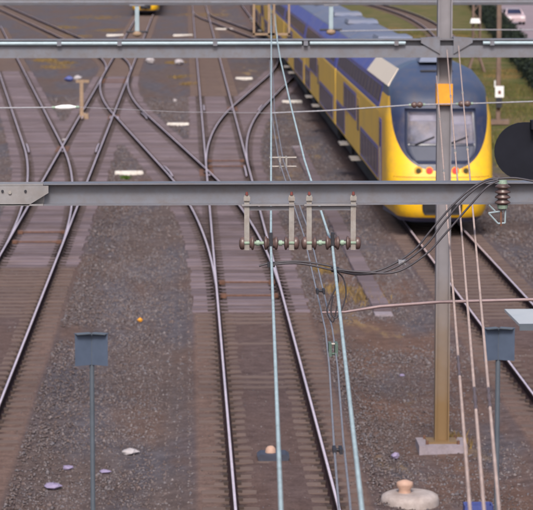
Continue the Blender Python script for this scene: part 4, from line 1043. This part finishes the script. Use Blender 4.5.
# litter
def litter(px, py, mat, size, label, flat=0.35, cat='litter'):
    p = at(px, py, 0.0); z0 = gz(p.x, p.y); mb = MB(); n = 9; rings = 4
    vs = []
    for j in range(rings + 1):
        ph = math.pi * j / rings
        for i in range(n):
            t = 2 * math.pi * i / n; q = size * random.uniform(0.75, 1.2)
            vs.append((p.x + q * math.sin(ph) * math.cos(t), p.y + q * math.sin(ph) * math.sin(t), z0 + size * flat * (1 - math.cos(ph)) * random.uniform(0.85, 1.1) - 0.005))
    fs = [(j * n + i, j * n + (i + 1) % n, (j + 1) * n + (i + 1) % n, (j + 1) * n + i) for j in range(rings) for i in range(n)]
    mb.add(vs, fs); o = mb.build('litter', mat); o.data.transform(Matrix.Translation((-p.x, -p.y, -z0))); o.location = (p.x, p.y, z0)
    tag(o, label, cat, 'litter on the ballast')
litter(53, 485, 'litter_p', 0.15, 'largest crumpled lilac scrap at the lower left'); litter(68, 464, 'litter_p', 0.10, 'small lilac scrap above the largest one, lower left')
litter(105, 468, 'litter_p', 0.09, 'lilac scrap right of the slate blue sign post'); litter(130, 449, 'litter_w', 0.15, 'crumpled white scrap right of the sign post')
litter(140, 319, 'orange', 0.055, 'small orange ball on the grey ground left of the middle track', 0.95); litter(395, 455, 'litter_p', 0.07, 'pale lilac stone left of the mast foundation', 0.8)
litter(78, 79, 'litter_w', 0.28, 'white crumpled bag beside the tan post', 0.6); litter(69, 80, 'litter_b', 0.28, 'blue crumpled bag beside the tan post', 0.6)
litter(150, 63, 'litter_w', 0.30, 'white distant scrap left of the middle track, nearer the left track', 0.7); litter(179, 64, 'litter_w', 0.30, 'white distant scrap left of the middle track, close to its rail', 0.7)
litter(402, 373, 'litter_p', 0.06, 'tiny lilac scrap left of the mast, halfway down', 0.5); litter(64, 141, 'litter_w', 0.1, 'tiny pale scrap by the left crossing', 0.6)
litter(175, 100, 'litter_w', 0.12, 'tiny white scrap above the white bar by the middle track', 0.6)

# tan post near the left track
p = at(84, 119, 0); r = thing('marker_post', (p.x - 0.0, p.y, 0), 'tan wooden marker post with a short crossbar at the left track', 'post')
px_ = p.x - 0.10
mb = MB(); mb.box((px_, p.y, 0.85), (0.16, 0.14, 1.8)); mb.build('post', 'tan_post', r)
mb = MB(); mb.box((px_ + 0.05, p.y, 1.72), (0.6, 0.1, 0.13)); mb.build('crossbar', 'tan_post', r)
mb = MB(); mb.box((px_ + 0.12, p.y, 0.12), (0.42, 0.4, 0.28), taper=0.8); mb.build('foot', 'tan_post', r)

# ------------------------------------------------------------------ right-hand background
p = at(498, 123, 0); r = thing('catenary_mast', (p.x, p.y, 0), 'brown mast with a white box, right of the train nose', 'mast')
mb = MB(); hmast(mb, p.x, p.y, -0.05, 7.5, 0.19, 0.18); mb.build('shaft', 'brown_mast', r)
mb = MB(); mb.box((p.x, p.y, 0.05), (0.95, 0.6, 0.2)); mb.build('foot', 'brown_mast', r)
zq = atY(499, 91.5, p.y).z; mb = MB(); mb.box((p.x + 0.03, p.y - 0.14, zq), (0.38, 0.12, 0.5)); bx_ = mb.build('box', 'porcelain_w', r)
mb = MB(); mb.box((p.x + 0.03, p.y - 0.21, zq - 0.02), (0.12, 0.02, 0.14)); mb.build('emblem', 'redbolt', bx_)
mb = MB(); mb.tube([(p.x - 0.17, p.y - 0.14, zq + 0.2), (p.x - 0.17, p.y - 0.14, zq + 0.5)], 0.035, 8); mb.build('bracket', 'porcelain_w', bx_)
mb = MB(); mb.box((p.x + 0.02, p.y - 0.13, zq - 0.5), (0.26, 0.12, 0.42)); mb.build('junction_box', 'dark', r)
p = at(476, 71, 0); r = thing('lattice_mast', (p.x, p.y, 0), 'brown lattice mast with a white lamp, on the verge behind the train', 'mast')
for sx in (-1, 1):
    for sy in (-1, 1):
        mb = MB(); mb.tube([(p.x + sx * 0.5, p.y + sy * 0.5, -0.05), (p.x + sx * 0.22, p.y + sy * 0.22, 0.8), (p.x + sx * 0.18, p.y + sy * 0.18, 7.5)], 0.06, 6); mb.build('leg', 'brown_mast', r)
for i in range(11):
    z = 0.6 + i * 0.6; mb = MB(); sg = 1 if i % 2 else -1; mb.tube([(p.x - sg * 0.22, p.y - 0.2, z), (p.x + sg * 0.22, p.y - 0.2, z + 0.6)], 0.03, 6); mb.build('brace', 'brown_mast', r)
zq = atY(476, 20.5, p.y).z; mb = MB(); mb.box((p.x - 0.12, p.y - 0.4, zq), (0.62, 0.3, 0.28), taper=0.8); mb.build('lamp', 'porcelain_w', r)
zq = atY(484, 50, p.y).z; mb = MB(); mb.box((p.x + 0.5, p.y - 0.3, zq), (0.28, 0.2, 0.55)); mb.build('lamp_housing', 'porcelain_w', r)
mb = MB(); mb.tube([(p.x + 0.15, p.y - 0.2, zq), (p.x + 0.5, p.y - 0.3, zq)], 0.03, 6); mb.build('bracket', 'brown_mast', r)

# road behind the hedge
def edge(Y): return 20.55 + (Y - 151) * 0.083
mb = MB(); rv = []
for i in range(21):
    Y = 120 + i * 15; rv += [(edge(Y) + 0.5, Y, 0.0), (edge(Y) + 10, Y, 0.0)]
mb.add([(a, b, 0.004) for a, b, c in rv], [(2 * i, 2 * i + 1, 2 * i + 3, 2 * i + 2) for i in range(20)])
tag(mb.build('road', 'asphalt'), 'mauve paved road behind the dark hedge', kind='structure')
mb = MB(); kv = []
for i in range(21):
    Y = 120 + i * 15; e_ = edge(Y) + 0.3; kv += [(e_, Y, -0.1), (e_ + 0.15, Y, -0.1), (e_ + 0.15, Y, 0.12), (e_, Y, 0.12)]
mb.add(kv, [(4 * i + j, 4 * i + (j + 1) % 4, 4 * i + 4 + (j + 1) % 4, 4 * i + 4 + j) for i in range(20) for j in range(4)])
tag(mb.build('kerb', 'concrete'), 'concrete kerb along the mauve road', kind='structure')
hr = thing('hedge', (edge(140), 140, 0), 'dark clipped hedge along the mauve road at upper right', 'hedge')
n = 60000; hy = rng.uniform(118, 330, n); hh = 1.15 + 0.15 * np.sin(hy * 0.9) + 0.12 * np.sin(hy * 2.3) + 0.004 * (hy - 150)
hx = np.array([edge(q) for q in hy]) - 0.8 + np.clip(rng.normal(0, 0.38, n), -0.75, 0.75); hz = hh * rng.uniform(0, 1, n) ** 0.6
hx += 0.12 * np.sin(hz * 5 + hy * 3)
sz = rng.uniform(0.06, 0.14, n); d1 = rng.normal(0, 1, (n, 3)); d2 = rng.normal(0, 1, (n, 3)); d1 /= np.linalg.norm(d1, axis=1)[:, None]; d2 /= np.linalg.norm(d2, axis=1)[:, None]
C_ = np.stack([hx, hy, hz], 1); V = np.stack([C_ - d1 * sz[:, None], C_ + d2 * sz[:, None] * 0.6, C_ + d1 * sz[:, None], C_ - d2 * sz[:, None] * 0.6], 1).reshape(-1, 3)
arrays('foliage', V, np.arange(n * 4).reshape(n, 4), 'hedge', hr)
mb = MB(); cv = []
for i in range(22):
    Y = 118 + i * 10; e_ = edge(Y) - 0.8; cv += [(e_ - 0.4, Y, -0.1), (e_ + 0.4, Y, -0.1), (e_ + 0.3, Y, 0.9), (e_ - 0.3, Y, 0.9)]
mb.add(cv, [(4 * i + j, 4 * i + (j + 1) % 4, 4 * i + 4 + (j + 1) % 4, 4 * i + 4 + j) for i in range(21) for j in range(4)]); mb.build('stems', 'hedge', hr)
# car
def parked_car(x, Y, label, paint):
    r = thing('parked_car', (x, Y, 0), label, 'car')
    mb = MB(); sec = [(-2.1, 0.3), (-2.15, 0.62), (-1.95, 0.85), (-1.0, 0.95), (-0.35, 1.42), (0.9, 1.46), (1.75, 1.0), (2.05, 0.9), (2.1, 0.3)]
    m2 = [(a, b) for a, b in sec]; k = len(sec)
    vs = [(x + s_ * (0.86 if b < 1.0 else 0.66), Y + a, b) for s_ in (-1, 1) for a, b in m2]
    mb.add(vs, [tuple(range(k)), tuple(reversed(range(k, 2 * k)))] + [(i, i + k, (i + 1) % k + k, (i + 1) % k) for i in range(k)]); mb.build('body', paint, r)
    mb = MB(); mb.add([(x - 0.68, Y - 0.98, 0.985), (x + 0.68, Y - 0.98, 0.985), (x + 0.58, Y - 0.42, 1.40), (x - 0.58, Y - 0.42, 1.40)], [(0, 1, 2, 3)]); mb.build('windscreen', 'glass_dark', r)
    for s_ in (-1, 1):
        mb = MB(); mb.box((x + s_ * 0.755, Y + 0.3, 1.18), (0.06, 1.6, 0.30)); mb.build('side_window', 'glass_dark', r)
        mb = MB(); mb.box((x + s_ * 0.6, Y - 2.13, 0.66), (0.34, 0.08, 0.14)); mb.build('headlight', 'porcelain_w', r)
        for dy in (-1.3, 1.3):
            mb = MB(); mb.tube([(x + s_ * 0.72, Y + dy, 0.31), (x + s_ * 0.9, Y + dy, 0.31)], 0.31, 18); wh = mb.build('wheel', 'tyre', r)
            mb = MB(); mb.tube([(x + s_ * 0.89, Y + dy, 0.31), (x + s_ * 0.915, Y + dy, 0.31)], 0.19, 12); mb.build('rim', 'steel_pale', wh)
p = at(516, 25, 0); parked_car(p.x, p.y + 2.2, 'pale pink car on the mauve road at the upper right corner', 'car_paint')

# grass and dry tufts
def blades(name, P, h0, h1, wid, mat, label, cat):
    n = len(P); h = rng.uniform(h0, h1, n); t = rng.uniform(0, 6.28, n); l = rng.normal(0, 0.35, (n, 2)) * h[:, None]
    dx, dy = wid * np.cos(t), wid * np.sin(t); z = P[:, 2] - 0.02
    V = np.stack([np.stack([P[:, 0] - dx, P[:, 1] - dy, z], 1), np.stack([P[:, 0] + dx, P[:, 1] + dy, z], 1), np.stack([P[:, 0] + l[:, 0], P[:, 1] + l[:, 1], z + h], 1)], 1).reshape(-1, 3)
    return tag(arrays(name, V, np.arange(n * 3).reshape(n, 3), mat), label, cat, kind='stuff')
n = 90000; X_ = rng.uniform(9.6, 24, n); Y_ = rng.uniform(92, 230, n)
den = vnoise(X_ * 0.4, Y_ * 0.25, 21) + rng.uniform(-0.3, 0.3, n)
k = (X_ < np.array([edge(q) for q in Y_]) - 1.3) & (den > -0.1) & (X_ > 11.2 + 0.9 * np.sin(Y_ * 0.35))
blades('grass', np.stack([X_[k], Y_[k], np.full(k.sum(), -0.08)], 1), 0.08, 0.26, 0.018, 'grass', 'rough green grass on the verge right of the train', 'grass')
spots = [(55, 66, 0.9), (62, 62, 0.8), (45, 60, 0.7), (183, 62, 0.5), (183, 76, 0.7), (190, 84, 0.5), (352, 290, 0.5), (368, 297, 0.45), (338, 287, 0.4), (30, 45, 1.4), (70, 36, 1.4), (95, 17, 2.2), (205, 15, 2.0), (395, 35, 2.4), (385, 42, 2.0), (380, 28, 2.2), (455, 35, 1.6), (462, 45, 1.6), (500, 75, 1.2), (512, 70, 1.0), (60, 27, 1.6), (110, 30, 1.2), (176, 62, .6), (322, 268, .25), (455, 440, .25)]
Q = []
for px, py, rad in spots:
    p = at(px, py, 0); rad *= 1.5; m_ = int(700 if rad > 0.8 else 260)
    a = rng.uniform(0, 6.28, m_); q = rad * np.sqrt(rng.uniform(0, 1, m_)) * rng.uniform(0.5, 1.0, m_)
    Q.append(np.stack([p.x + q * np.cos(a) * 1.0, p.y + q * np.sin(a) * 2.2, np.full(m_, gz(p.x, p.y))], 1))
blades('dry_grass', np.concatenate(Q), 0.05, 0.2, 0.016, 'dry_grass', 'patches of dry ochre grass among the tracks', 'grass')
